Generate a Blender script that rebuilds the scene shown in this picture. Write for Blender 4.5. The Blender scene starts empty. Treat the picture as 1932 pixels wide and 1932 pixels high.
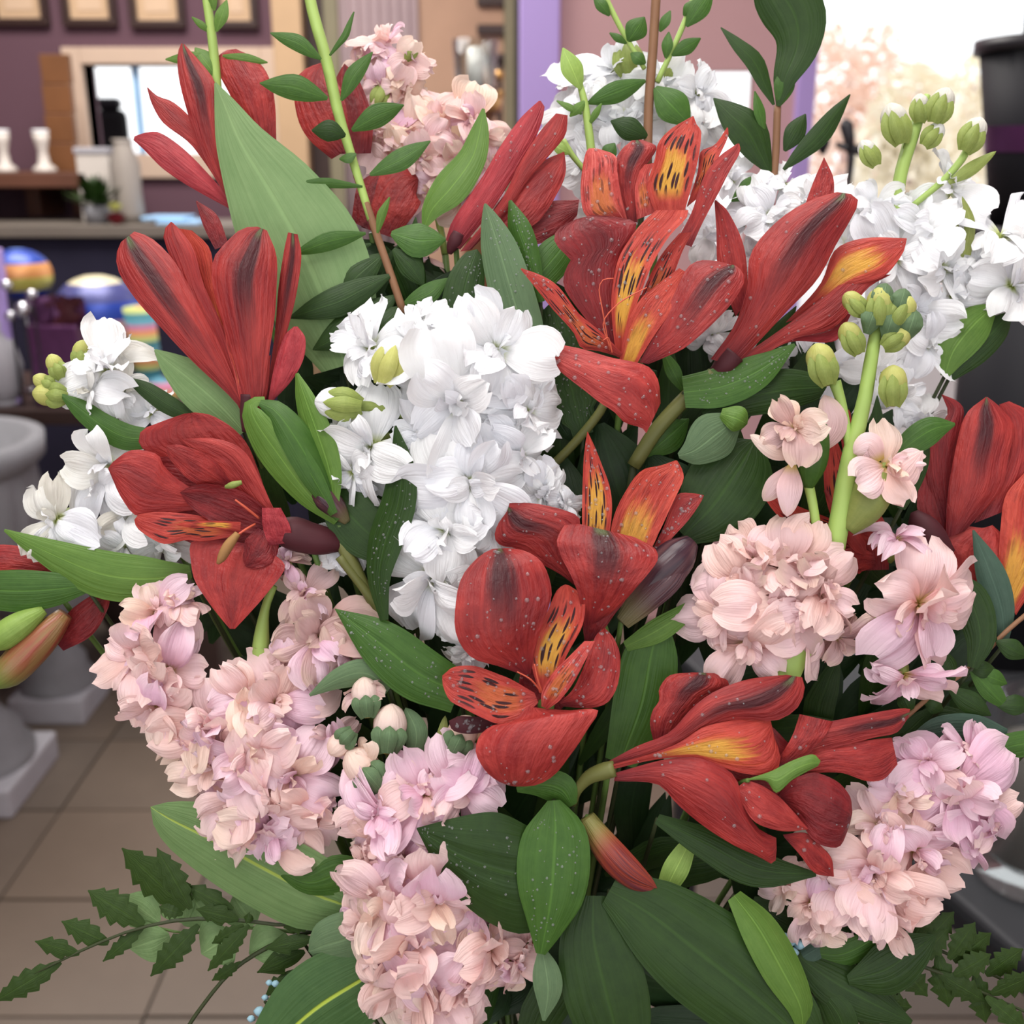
import bpy, math, random
import numpy as np
from mathutils import Vector, Matrix

# ---------------------------------------------------------------- camera, world, light, exposure
SC = bpy.context.scene
COL = SC.collection
F, CX, CY = 2070.0, 966.0, 966.0          # focal length and centre for a 1932 px frame
PITCH = math.radians(18.0)
CAM = np.array([0.0, 0.0, 1.45])
RIGHT = np.array([1.0, 0.0, 0.0])
FWD = np.array([0.0, math.cos(PITCH), -math.sin(PITCH)])
UP = np.array([0.0, math.sin(PITCH), math.cos(PITCH)])
D0 = 0.36                                  # distance of the bouquet's front plane
PX = D0 / F                                # one pixel at that plane, in metres

cd = bpy.data.cameras.new('camera'); cam = bpy.data.objects.new('camera', cd); COL.objects.link(cam)
cam.location = CAM; cam.rotation_euler = (math.pi / 2 - PITCH, 0, 0)
cd.sensor_width = 36.0; cd.lens = F / 1932.0 * 36.0; cd.clip_start = 0.02
cd.dof.use_dof = True; cd.dof.focus_distance = 0.362; cd.dof.aperture_fstop = 13.5
SC.camera = cam

SC.view_settings.view_transform = 'Standard'; SC.view_settings.look = 'None'
SC.view_settings.gamma = 1.0; SC.view_settings.use_curve_mapping = False
SC.view_settings.exposure = 0.0

w = bpy.data.worlds.new('overcast_sky'); SC.world = w; w.use_nodes = True
w.node_tree.nodes['Background'].inputs[0].default_value = (0.97, 0.985, 1.0, 1)
w.node_tree.nodes['Background'].inputs[1].default_value = 1.7

def area(name, loc, target, size, power, color=(1, 1, 1)):
    l = bpy.data.lights.new(name, 'AREA'); l.shape = 'RECTANGLE'; l.size, l.size_y = size
    l.energy = power; l.color = color
    o = bpy.data.objects.new(name, l); COL.objects.link(o); o.location = loc
    o.rotation_euler = (Vector(target) - Vector(loc)).to_track_quat('-Z', 'Y').to_euler()
    return o
area('front_ceiling_lamp', (-0.5, -0.2, 2.9), (0, 0.4, 1.2), (1.2, 0.8), 26, (1.0, 0.98, 0.95))
area('middle_ceiling_lamp', (0.2, 0.75, 2.92), (0.2, 0.75, 0), (1.2, 1.2), 30, (1.0, 0.97, 0.93))
area('rear_ceiling_lamp', (-1.2, 3.0, 2.92), (-1.2, 3.1, 0), (1.6, 1.2), 85, (1.0, 0.95, 0.9))  # added fill light that brightens the back wall, no real fitting

# ---------------------------------------------------------------- pixel helpers
def P(px, py, z=0.0):
    """point seen at pixel (px, py), z front-plane pixels nearer than the bouquet's front plane"""
    px = np.asarray(px, float); py = np.asarray(py, float); z = np.asarray(z, float)
    d = D0 - z * PX
    a = (px - CX) / F * d; b = -(py - CY) / F * d
    return CAM + a[..., None] * RIGHT + b[..., None] * UP + d[..., None] * FWD

def W(px, py, Y):
    """point where the ray of a pixel meets the upright plane y = Y"""
    d = FWD + (px - CX) / F * RIGHT - (py - CY) / F * UP
    return CAM + d * (Y / d[1])

def G(px, py, Z=0.0):
    """point where the ray of a pixel meets the level plane z = Z"""
    d = FWD + (px - CX) / F * RIGHT - (py - CY) / F * UP
    return CAM + d * ((Z - CAM[2]) / d[2])

def srgb(r, g, b):
    f = lambda c: (c / 255.0 / 12.92) if c / 255.0 <= 0.04045 else ((c / 255.0 + 0.055) / 1.055) ** 2.4
    return (f(r), f(g), f(b), 1.0)

# ---------------------------------------------------------------- objects
def tag(o, label=None, cat=None, group=None, kind=None):
    if label: o['label'] = label
    if cat: o['category'] = cat
    if group: o['group'] = group
    if kind: o['kind'] = kind
    return o

def thing(name, label, cat, loc, group=None):
    o = bpy.data.objects.new(name, None); COL.objects.link(o)
    o.empty_display_size = 0.01
    o.location = tuple(float(c) for c in loc)
    return tag(o, label, cat, group)

def mesh_from(name, verts, faces, mat, uvs=None, smooth=True):
    me = bpy.data.meshes.new(name)
    me.from_pydata([tuple(v) for v in verts], [], faces)
    if uvs is not None:
        ul = me.uv_layers.new(name='UVMap')
        idx = np.empty(len(me.loops), dtype=np.int32); me.loops.foreach_get('vertex_index', idx)
        ul.data.foreach_set('uv', np.asarray(uvs, np.float32)[idx].ravel())
    if smooth:
        me.polygons.foreach_set('use_smooth', np.ones(len(me.polygons), dtype=bool))
    for m in (mat if isinstance(mat, (list, tuple)) else [mat]):
        me.materials.append(m)
    me.update()
    return me

def obj(name, me, parent=None, loc=None):
    o = bpy.data.objects.new(name, me); COL.objects.link(o)
    if parent: o.parent = parent
    if loc is not None: o.location = loc
    return o

def rel(verts, root):
    """world coordinates to the coordinates of a thing (and its unrotated part)"""
    off = np.zeros(3); r = root
    while r is not None:
        off += np.array(r.location); r = r.parent
    return verts - off

# ---------------------------------------------------------------- curves and blades
def nums(s, o=None):
    a = np.array([[float(c) for c in p.split(',')] for p in s.split()])
    if o is not None:
        a[:, 0] = o[0] + a[:, 0] * o[2]; a[:, 1] = o[1] + a[:, 1] * o[2]
        if a.shape[1] > 2: a[:, 2] = a[:, 2] * o[2]
    return a

def spline(p, n):
    p = np.asarray(p, float)
    d = np.sqrt((np.diff(p[:, :2], axis=0) ** 2).sum(1)); d = np.maximum(d, 1e-6) ** 0.8
    t = np.concatenate([[0], np.cumsum(d)]); t /= t[-1]
    m = np.zeros_like(p)
    for i in range(len(p)):
        a, b = max(i - 1, 0), min(i + 1, len(p) - 1)
        m[i] = (p[b] - p[a]) / (t[b] - t[a])
    u = np.linspace(0, 1, n)
    k = np.clip(np.searchsorted(t, u, side='right') - 1, 0, len(p) - 2)
    h = (t[k + 1] - t[k])[:, None]; s = ((u - t[k]) / (t[k + 1] - t[k]))[:, None]
    return ((2 * s**3 - 3 * s**2 + 1) * p[k] + (s**3 - 2 * s**2 + s) * h * m[k]
            + (-2 * s**3 + 3 * s**2) * p[k + 1] + (s**3 - s**2) * h * m[k + 1])

RNG = random.Random(7)
GRID = {}
def grid_faces(nu, nv):
    if (nu, nv) not in GRID:
        GRID[(nu, nv)] = [(i * nv + j, i * nv + j + 1, (i + 1) * nv + j + 1, (i + 1) * nv + j) for i in range(nu - 1) for j in range(nv - 1)]
    return GRID[(nu, nv)]

def blade_pts(L, R, z0, z1, b, cup, roll, ruf, nu, nv, serr=0, ridge=0.0):
    u = np.linspace(0, 1, nu)[:, None]; v = np.linspace(-1, 1, nv)[None, :]
    t = (v + 1) / 2
    if ruf or serr:
        ph = RNG.random() * 6
    x = L[:, :1] * (1 - t) + R[:, :1] * t; y = L[:, 1:2] * (1 - t) + R[:, 1:2] * t
    wd = np.sqrt(((R - L) ** 2).sum(1))[:, None]
    if L.shape[1] > 2: pass
    z = z0 + (z1 - z0) * u + b * np.sin(np.pi * u) + cup * wd * 0.5 * (1 - v**2) + roll * wd * 0.5 * v
    z = z - ridge * wd * 0.5 * np.exp(-(v / 0.13) ** 2)
    if ruf:
        z = z + ruf * wd * np.sin(u * 9 + ph + v * 2.2) * v**2 + ruf * 0.5 * wd * np.sin(u * 19 + 2 * ph - v * 3) * np.abs(v) * u
        k = 1 + ruf * 0.12 * np.sin(u * 31 + ph * 3 + np.sign(v)) * np.abs(v)
        mx = x.mean(1, keepdims=True); my = y.mean(1, keepdims=True)
        x = mx + (x - mx) * k; y = my + (y - my) * k
    return x, y, z, u + 0 * v, t + 0 * u

def emit(root, name, mat, pts, nu, nv, label=None):
    x, y, z, uu, tt = pts
    wv = P(x.ravel(), y.ravel(), z.ravel())
    me = mesh_from(name, rel(wv, root), grid_faces(nu, nv), mat, np.stack([tt.ravel(), uu.ravel()], 1))
    o = obj(name, me, root)
    if label: o['label'] = label
    BLADES.setdefault(root.name, []).append(wv.reshape(nu, nv, 3))
    return o
BLADES = {}

def E(root, name, mat, l, r, z0, z1, b=0, cup=0.12, roll=0, ruf=0.02, o=None, nu=20, nv=11, dz=0, ridge=0.0, label=None):
    """a petal or leaf between two edges, each listed from base to tip"""
    L = spline(nums(l, o)[:, :2], nu); R = spline(nums(r, o)[:, :2], nu)
    return emit(root, name, M[mat], blade_pts(L, R, z0 + dz, z1 + dz, b, cup, roll, ruf, nu, nv, ridge=ridge), nu, nv, label)

def S(root, name, mat, s, z0, z1, b=0, cup=0.12, roll=0, ruf=0.0, tip=0.18, o=None, nu=18, nv=9, dz=0, serr=0, ridge=0.0, label=None):
    """a petal or leaf along a midline of x, y, width stations from base to tip"""
    p = spline(nums(s, o), nu)
    d = np.gradient(p[:, :2], axis=0); d /= np.maximum(np.sqrt((d**2).sum(1)), 1e-6)[:, None]
    n = np.stack([-d[:, 1], d[:, 0]], 1)
    u = np.linspace(0, 1, nu); wd = np.maximum(p[:, 2], 0.8)
    if tip:
        c = np.clip((u - (1 - tip)) / tip, 0, 1); wd = wd * np.sqrt(np.maximum(1 - c**2, 0.0004))
    if serr:
        wd = wd * (1 - 0.42 * ((u * serr) % 1.0))
    L = p[:, :2] - n * wd[:, None] / 2; R = p[:, :2] + n * wd[:, None] / 2
    return emit(root, name, M[mat], blade_pts(L, R, z0 + dz, z1 + dz, b, cup, roll, ruf, nu, nv, ridge=ridge), nu, nv, label)

def tube_mesh(name, pts, radii, mat, sides=8, caps=True):
    pts = np.asarray(pts, float); n = len(pts)
    d = np.gradient(pts, axis=0); d /= np.maximum(np.linalg.norm(d, axis=1), 1e-9)[:, None]
    a = np.cross(d[0], FWD)
    if np.linalg.norm(a) < 1e-3: a = np.cross(d[0], RIGHT)
    vs = []; uv = []
    for i in range(n):
        a = a - d[i] * a.dot(d[i]); a /= max(np.linalg.norm(a), 1e-9); b = np.cross(d[i], a)
        for k in range(sides):
            t = 2 * math.pi * k / sides
            vs.append(pts[i] + radii[i] * (a * math.cos(t) + b * math.sin(t))); uv.append((k / sides, i / (n - 1)))
    fs = [(i * sides + k, i * sides + (k + 1) % sides, (i + 1) * sides + (k + 1) % sides, (i + 1) * sides + k) for i in range(n - 1) for k in range(sides)]
    if caps: fs += [tuple(range(sides))[::-1], tuple((n - 1) * sides + k for k in range(sides))]
    return np.array(vs), fs, np.array(uv)

def T(root, name, mat, s, o=None, n=14, sides=8, dz=0, label=None):
    """a stem, bud or filament along x, y, radius, z stations"""
    p = spline(nums(s, o), n); p[:, 3] += dz
    vs, fs, uv = tube_mesh(name, P(p[:, 0], p[:, 1], p[:, 3]), np.maximum(p[:, 2], 0.6) * PX, None, sides)
    ob = obj(name, mesh_from(name, rel(vs, root), fs, M[mat], uv), root)
    if label: ob['label'] = label
    return ob

NECK = (1000, 2520, -270)                   # the vase mouth, below the frame
def stem_to_vase(root, x, y, z, r=7, mat='stem_green', back=170):
    """the stem that carries a bloom down into the vase"""
    jx, jy = RNG.uniform(-70, 70), RNG.uniform(0, 60)
    p = np.array([[x, y, r * 0.8, z], [x + (NECK[0] - x) * 0.12, y + (NECK[1] - y) * 0.10, r, min(z - back, -180)],
                  [x + (NECK[0] - x) * 0.62, y + (NECK[1] - y) * 0.5, r, -330], [NECK[0] + jx, NECK[1] + jy, r, NECK[2] + jx * 0.5],
                  [NECK[0] - jx * 0.6, NECK[1] + 420, r, NECK[2] - jx * 0.4 - 60]])
    q = spline(p, 22)
    vs, fs, uv = tube_mesh('stem', P(q[:, 0], q[:, 1], q[:, 3]), q[:, 2] * PX, None, 6)
    return obj('stem', mesh_from('stem', rel(vs, root), fs, M[mat], uv), root)

def join_parts(name, parts, mat, parent=None, smooth=False):
    vs, fs, uv, k = [], [], [], 0
    for v, f in parts:
        vs.append(np.asarray(v, float)); fs += [tuple(i + k for i in q) for q in f]; k += len(v)
    return obj(name, mesh_from(name, np.concatenate(vs), fs, mat, None, smooth), parent)

def box_part(x0, x1, y0, y1, z0, z1):
    v = [(x0, y0, z0), (x1, y0, z0), (x1, y1, z0), (x0, y1, z0), (x0, y0, z1), (x1, y0, z1), (x1, y1, z1), (x0, y1, z1)]
    return np.array(v, float), [(0, 3, 2, 1), (4, 5, 6, 7), (0, 1, 5, 4), (1, 2, 6, 5), (2, 3, 7, 6), (3, 0, 4, 7)]

def box(name, mat, x, y, z, parent=None, bevel=0.004):
    o = join_parts(name, [box_part(x[0], x[1], y[0], y[1], z[0], z[1])], mat, parent)
    if parent is not None:
        off = np.zeros(3); r = parent
        while r is not None:
            off += np.array(r.location); r = r.parent
        o.location = tuple(-off)
    if bevel:
        m = o.modifiers.new('bevel', 'BEVEL'); m.width = bevel; m.segments = 2; m.limit_method = 'ANGLE'
    return o

def lathe(name, mat, prof, loc=(0, 0, 0), parent=None, n=32, flute=None, smooth=True):
    """prof: radius, height pairs; flute (count, depth, h0, h1) scallops the wall between two heights"""
    vs = []
    for r, h in prof:
        for k in range(n):
            t = 2 * math.pi * k / n; rr = r
            if flute and flute[2] <= h <= flute[3]: rr = r * (1 - flute[1] * (0.5 + 0.5 * math.cos(t * flute[0])))
            vs.append((rr * math.cos(t), rr * math.sin(t), h))
    fs = [(i * n + k, i * n + (k + 1) % n, (i + 1) * n + (k + 1) % n, (i + 1) * n + k) for i in range(len(prof) - 1) for k in range(n)]
    return obj(name, mesh_from(name, vs, fs, mat, None, smooth), parent, loc)
# ---------------------------------------------------------------- materials
M = {}
class NT:
    def __init__(s, name):
        s.m = bpy.data.materials.new(name); s.m.use_nodes = True; s.t = s.m.node_tree
        s.b = s.t.nodes['Principled BSDF']; s.out = s.t.nodes['Material Output']; M[name] = s.m
    def n(s, kind, **kw):
        nd = s.t.nodes.new(kind)
        for k, v in kw.items(): setattr(nd, k, v)
        return nd
    def link(s, a, b): s.t.links.new(a, b)
    def put(s, sock, v):
        if hasattr(v, 'links') or hasattr(v, 'is_linked'): s.link(v, sock)
        else: sock.default_value = v
    def math(s, op, a, b=0.0, c=0.0):
        nd = s.n('ShaderNodeMath', operation=op)
        for i, v in enumerate((a, b, c)): s.put(nd.inputs[i], v)
        return nd.outputs[0]
    def step(s, x, lo, hi):
        nd = s.n('ShaderNodeMapRange', interpolation_type='SMOOTHSTEP')
        s.put(nd.inputs[0], x); nd.inputs[1].default_value = lo; nd.inputs[2].default_value = hi
        return nd.outputs[0]
    def mix(s, f, a, b):
        nd = s.n('ShaderNodeMix', data_type='RGBA')
        s.put(nd.inputs[0], f); s.put(nd.inputs[6], a); s.put(nd.inputs[7], b)
        return nd.outputs[2]
    def uv(s):
        tc = s.n('ShaderNodeTexCoord'); sp = s.n('ShaderNodeSeparateXYZ'); s.link(tc.outputs['UV'], sp.inputs[0])
        return sp.outputs[0], sp.outputs[1]          # v across, u along
    def vec(s, x, y, z=0.0):
        nd = s.n('ShaderNodeCombineXYZ')
        for i, v in enumerate((x, y, z)): s.put(nd.inputs[i], v)
        return nd.outputs[0]
    def noise(s, vec, scale, detail=2.0, rough=0.5):
        nd = s.n('ShaderNodeTexNoise'); s.put(nd.inputs['Vector'], vec)
        nd.inputs['Scale'].default_value = scale; nd.inputs['Detail'].default_value = detail; nd.inputs['Roughness'].default_value = rough
        return nd.outputs[0]
    def rnd(s): return s.n('ShaderNodeObjectInfo').outputs['Random']
    def coord(s): return s.n('ShaderNodeTexCoord').outputs['Object']
    def bump(s, h, strength=0.3, dist=0.001):
        nd = s.n('ShaderNodeBump'); nd.inputs['Strength'].default_value = strength; nd.inputs['Distance'].default_value = dist
        s.put(nd.inputs['Height'], h); s.link(nd.outputs[0], s.b.inputs['Normal'])
    def finish(s, col, rough=0.5, spec=0.4, trans=0.0, metal=0.0, coat=0.0):
        s.put(s.b.inputs['Base Color'], col); s.put(s.b.inputs['Roughness'], rough)
        s.b.inputs['Specular IOR Level'].default_value = spec; s.b.inputs['Metallic'].default_value = metal
        s.b.inputs['Coat Weight'].default_value = coat
        if trans:
            tr = s.n('ShaderNodeBsdfTranslucent'); s.put(tr.inputs[0], col)
            mx = s.n('ShaderNodeMixShader'); mx.inputs[0].default_value = trans
            s.link(s.b.outputs[0], mx.inputs[1]); s.link(tr.outputs[0], mx.inputs[2]); s.link(mx.outputs[0], s.out.inputs[0])
        return s.m

def plain(name, col, rough=0.6, spec=0.3, metal=0.0, coat=0.0, vary=0.12, scale=8.0):
    t = NT(name); n = t.noise(t.coord(), scale, 3)
    dark = tuple(c * (1 - 2 * vary) for c in col[:3]) + (1,); lite = tuple(min(c * (1 + 2 * vary), 1) for c in col[:3]) + (1,)
    return t.finish(t.mix(n, dark, lite), rough, spec, 0, metal, coat)

def red_petal(name, c1, c2, stripe=0.0, green=0.0, yellow=0.0, streak=0.0, tube=0.6, pale=0.0, yr=(0.1, 0.26, 0.46, 0.68)):
    t = NT(name); v, u = t.uv(); rnd = t.rnd()
    seed = t.math('MULTIPLY', rnd, 37.0)
    av = t.math('ABSOLUTE', t.math('SUBTRACT', v, 0.5))
    vein = t.noise(t.vec(t.math('MULTIPLY', v, 17.0), t.math('MULTIPLY', u, 2.4), seed), 1.0, 3, 0.6)
    blot = t.noise(t.vec(t.math('MULTIPLY', v, 3.0), t.math('MULTIPLY', u, 4.0), seed), 1.0, 2)
    col = t.mix(t.math('ADD', t.math('MULTIPLY', t.step(vein, 0.3, 0.72), 0.45), t.math('MULTIPLY', t.step(blot, 0.3, 0.7), 0.6)), c1, c2)
    if tube:      # the darker claw at the foot of a petal
        col = t.mix(t.math('MULTIPLY', t.math('SUBTRACT', 1.0, t.step(u, 0.0, 0.22)), tube), col, srgb(92, 24, 38))
    if yellow:
        wob = t.math('ADD', av, t.math('MULTIPLY', t.math('SUBTRACT', vein, 0.5), 0.22))
        zone = t.math('MULTIPLY', t.math('MULTIPLY', t.step(u, yr[0], yr[1]), t.math('SUBTRACT', 1.0, t.step(t.math('ADD', u, t.math('MULTIPLY', t.math('SUBTRACT', vein, .5), .35)), yr[2], yr[3]))), t.math('SUBTRACT', 1.0, t.step(wob, 0.22, 0.42)))
        col = t.mix(t.math('MULTIPLY', zone, 0.75 * yellow), col, srgb(206, 84, 46))
        zone2 = t.math('MULTIPLY', zone, t.math('SUBTRACT', 1.0, t.step(t.math('ADD', wob, t.math('MULTIPLY', u, .22)), 0.26, 0.44)))
        col = t.mix(t.math('MULTIPLY', zone2, yellow), col, srgb(216, 160, 62))
    if streak:
        vo = t.n('ShaderNodeTexVoronoi', voronoi_dimensions='2D'); vo.inputs['Randomness'].default_value = 0.8
        t.put(vo.inputs['Vector'], t.vec(t.math('ADD', t.math('MULTIPLY', v, 8.0), seed), t.math('ADD', t.math('MULTIPLY', u, 3.4), seed)))
        vo.inputs['Scale'].default_value = 1.0
        dash = t.math('SUBTRACT', 1.0, t.step(vo.outputs['Distance'], 0.22, 0.31))
        lim = t.math('MULTIPLY', t.math('MULTIPLY', t.step(u, 0.12, 0.25), t.math('SUBTRACT', 1.0, t.step(u, 0.70, 0.86))), t.math('SUBTRACT', 1.0, t.step(av, 0.36, 0.46)))
        col = t.mix(t.math('MULTIPLY', t.math('MULTIPLY', dash, lim), streak), col, srgb(48, 12, 18))
    if stripe:
        wv = t.math('ADD', av, t.math('MULTIPLY', t.math('SUBTRACT', vein, 0.5), 0.16))
        sm = t.math('MULTIPLY', t.math('SUBTRACT', 1.0, t.step(wv, 0.06, 0.24)), t.step(u, 0.25, 0.72))
        col = t.mix(t.math('MULTIPLY', sm, stripe), col, srgb(52, 18, 26))
    if green:
        gm = t.math('MULTIPLY', t.math('SUBTRACT', 1.0, t.step(av, 0.04, 0.13)), t.step(u, 0.88, 0.97))
        col = t.mix(t.math('MULTIPLY', gm, green), col, srgb(88, 104, 66))
    if pale:      # a paler, pinker bloom along the veins
        col = t.mix(t.math('MULTIPLY', t.step(vein, 0.5, 0.75), pale), col, srgb(226, 120, 110))
    crin = t.noise(t.vec(t.math('MULTIPLY', v, 9.0), t.math('MULTIPLY', u, 9.0), seed), 1.0, 4, 0.6)
    col = t.mix(t.math('MULTIPLY', t.step(crin, 0.42, 0.72), 0.2), col, tuple(c * 0.55 for c in c1[:3]) + (1,))
    t.bump(t.math('ADD', t.math('ADD', t.math('MULTIPLY', vein, 0.8), blot), crin), 0.5, 0.0016)
    return t.finish(col, 0.46, 0.35, 0.18)

R1c, R2c = srgb(132, 32, 35), srgb(178, 58, 53)
red_petal('red', R1c, R2c, stripe=0.22)
red_petal('red_bright', srgb(148, 40, 40), srgb(190, 70, 64), stripe=0.12, tube=0.2)
red_petal('red_deep', srgb(108, 24, 30), srgb(146, 42, 44), stripe=0.35)
red_petal('red_stripe', srgb(128, 32, 35), srgb(174, 58, 53), stripe=0.92, green=0.8)
red_petal('red_pink', srgb(144, 36, 46), srgb(182, 62, 68), stripe=0.1)
red_petal('inner_yellow', srgb(164, 44, 38), srgb(204, 80, 64), yellow=1.0, streak=1.0, tube=0.1)
red_petal('inner_orange', srgb(164, 44, 36), srgb(204, 80, 62), yellow=0.9, streak=0.25, tube=0.1, yr=(-0.1, 0.05, 0.24, 0.52))
red_petal('inner_gold', srgb(150, 38, 34), srgb(194, 70, 58), yellow=0.95, streak=0.1, tube=0.3, yr=(0.2, 0.45, 0.62, 0.82))
red_petal('inner_red', srgb(158, 42, 38), srgb(202, 76, 64), yellow=0.2, streak=1.0, tube=0.3)
red_petal('inner_pale', srgb(166, 46, 44), srgb(206, 86, 78), yellow=0.3, streak=0.6, tube=0.3, pale=0.7)

def leaf(name, c1, c2, rib=0.35, ribcol=None, veins=0.5, rough=0.46, trans=0.2, spec=0.3):
    t = NT(name); v, u = t.uv(); rnd = t.rnd(); seed = t.math('MULTIPLY', rnd, 31.0)
    av = t.math('ABSOLUTE', t.math('SUBTRACT', v, 0.5))
    n1 = t.noise(t.vec(t.math('MULTIPLY', v, 22.0), t.math('MULTIPLY', u, 1.2), seed), 1.0, 2)
    n2 = t.noise(t.vec(t.math('MULTIPLY', v, 5.0), t.math('MULTIPLY', u, 9.0), seed), 1.0, 5, 0.65)
    f = t.math('ADD', t.math('MULTIPLY', t.step(n1, 0.3, 0.7), 0.28 * veins), t.math('MULTIPLY', n2, 0.9))
    col = t.mix(f, c1, c2)
    col = t.mix(t.math('MULTIPLY', rnd, 0.22), col, tuple(c * 0.6 for c in c1[:3]) + (1,))
    rc = ribcol or tuple(min(1, c * 1.7) for c in c2[:3]) + (1,)
    ribm = t.math('MULTIPLY', t.math('SUBTRACT', 1.0, t.step(av, 0.008, 0.03)), rib)
    col = t.mix(ribm, col, rc)
    t.bump(t.math('ADD', n1, t.math('MULTIPLY', ribm, -1.0)), 0.3, 0.001)
    return t.finish(col, rough, spec, trans)
leaf('leaf_dark', srgb(27, 50, 17), srgb(52, 80, 29), rib=0.25)
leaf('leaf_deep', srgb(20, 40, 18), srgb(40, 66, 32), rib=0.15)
leaf('leaf_mid', srgb(46, 82, 27), srgb(80, 118, 46), rib=0.3)
leaf('leaf_bright', srgb(72, 108, 36), srgb(110, 144, 64), rib=0.3)
leaf('leaf_lime', srgb(120, 152, 66), srgb(160, 188, 98), rib=0.3)
leaf('leaf_sage', srgb(104, 138, 84), srgb(140, 168, 114), rib=0.2, veins=0.9, rough=0.6)
leaf('leaf_grey', srgb(84, 110, 78), srgb(112, 138, 98), rib=0.3, rough=0.6)
leaf('leaf_blue', srgb(58, 84, 70), srgb(82, 108, 92), rib=0.25, rough=0.55)
leaf('leaf_ribbed', srgb(92, 124, 72), srgb(124, 152, 98), rib=0.85, ribcol=srgb(170, 190, 84), rough=0.55)
leaf('leaf_dark_ribbed', srgb(50, 84, 42), srgb(80, 112, 62), rib=1.0, ribcol=srgb(178, 200, 76))
leaf('fern_green', srgb(34, 56, 15), srgb(58, 82, 28), rib=0.3, rough=0.55)
leaf('bud_green', srgb(126, 146, 70), srgb(172, 184, 104), rib=0.1, trans=0.25)
leaf('bud_yellow', srgb(184, 188, 96), srgb(216, 214, 136), rib=0.1, trans=0.25)
leaf('sepal_green', srgb(112, 128, 64), srgb(156, 162, 92), rib=0.2, trans=0.2)
plain('stem_green', srgb(86, 112, 52), 0.5, 0.35, scale=60)
plain('stem_lime', srgb(150, 176, 92), 0.5, 0.35, scale=60)
plain('stem_dark', srgb(52, 60, 34), 0.55, 0.3, scale=60)
plain('stem_olive', srgb(98, 100, 52), 0.5, 0.35, scale=60)
plain('stem_brown', srgb(128, 92, 66), 0.6, 0.3, scale=80)
plain('maroon', srgb(70, 30, 36), 0.6, 0.25, vary=0.25, scale=70)
plain('filament', srgb(206, 96, 72), 0.5, 0.3)
plain('anther', srgb(150, 112, 70), 0.7, 0.2, scale=200)

def bud_mat(name, c1, c2, c3):
    t = NT(name); v, u = t.uv(); seed = t.math('MULTIPLY', t.rnd(), 19.0)
    n = t.noise(t.vec(t.math('MULTIPLY', v, 14.0), t.math('MULTIPLY', u, 1.5), seed), 1.0, 3)
    col = t.mix(t.step(u, 0.05, 0.45), c1, c2); col = t.mix(t.math('MULTIPLY', t.step(n, 0.35, 0.7), t.step(u, 0.2, 0.6)), col, c3)
    t.bump(n, 0.4, 0.0015)
    return t.finish(col, 0.35, 0.5, 0.1)
bud_mat('bud_dark', srgb(112, 104, 72), srgb(86, 54, 58), srgb(48, 26, 40))
bud_mat('bud_red', srgb(132, 128, 70), srgb(150, 62, 46), srgb(100, 46, 54))
bud_mat('bud_brown', srgb(104, 132, 60), srgb(140, 108, 66), srgb(146, 66, 50))

def stock(name, a, b, base=srgb(214, 206, 120), edge=None):
    t = NT(name); v, u = t.uv(); rnd = t.rnd(); seed = t.math('MULTIPLY', rnd, 23.0)
    n = t.noise(t.vec(t.math('MULTIPLY', v, 4.0), t.math('MULTIPLY', u, 3.0), seed), 1.0, 2)
    vein = t.noise(t.vec(t.math('MULTIPLY', v, 18.0), t.math('MULTIPLY', u, 1.5), seed), 1.0, 2)
    f = t.step(t.math('ADD', t.math('MULTIPLY', rnd, 0.75), t.math('MULTIPLY', n, 0.5)), 0.2, 0.95)
    col = t.mix(f, a, b)
    if edge:
        col = t.mix(t.math('MULTIPLY', t.math('SUBTRACT', 1.0, t.step(u, 0.2, 0.7)), 0.4), col, tuple(c * k for c, k in zip(a[:3], (0.9, 0.7, 0.68))) + (1,))
        col = t.mix(t.math('MULTIPLY', t.step(t.math('ADD', u, t.math('MULTIPLY', t.math('ABSOLUTE', t.math('SUBTRACT', v, 0.5)), 0.5)), 0.8, 1.1), 0.7), col, edge)
    col = t.mix(t.math('SUBTRACT', 1.0, t.step(u, 0.0, 0.26)), col, base)
    t.bump(t.math('ADD', vein, n), 0.4, 0.0015)
    return t.finish(col, 0.6, 0.25, 0.28)
stock('stock_white', srgb(240, 241, 246), srgb(250, 250, 250), srgb(206, 218, 120))
stock('stock_cream', srgb(222, 218, 206), srgb(236, 236, 232), srgb(196, 206, 120))
stock('stock_pink', srgb(240, 204, 194), srgb(244, 212, 216), srgb(212, 184, 96), srgb(240, 212, 206))
stock('stock_lilac', srgb(236, 194, 216), srgb(244, 214, 226), srgb(212, 196, 96), srgb(240, 214, 222))
stock('stock_peach', srgb(242, 210, 190), srgb(246, 222, 212), srgb(206, 176, 96), srgb(244, 222, 206))
stock('stock_dusty', srgb(208, 172, 166), srgb(222, 190, 190), srgb(186, 160, 96), srgb(222, 196, 180))

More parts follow.
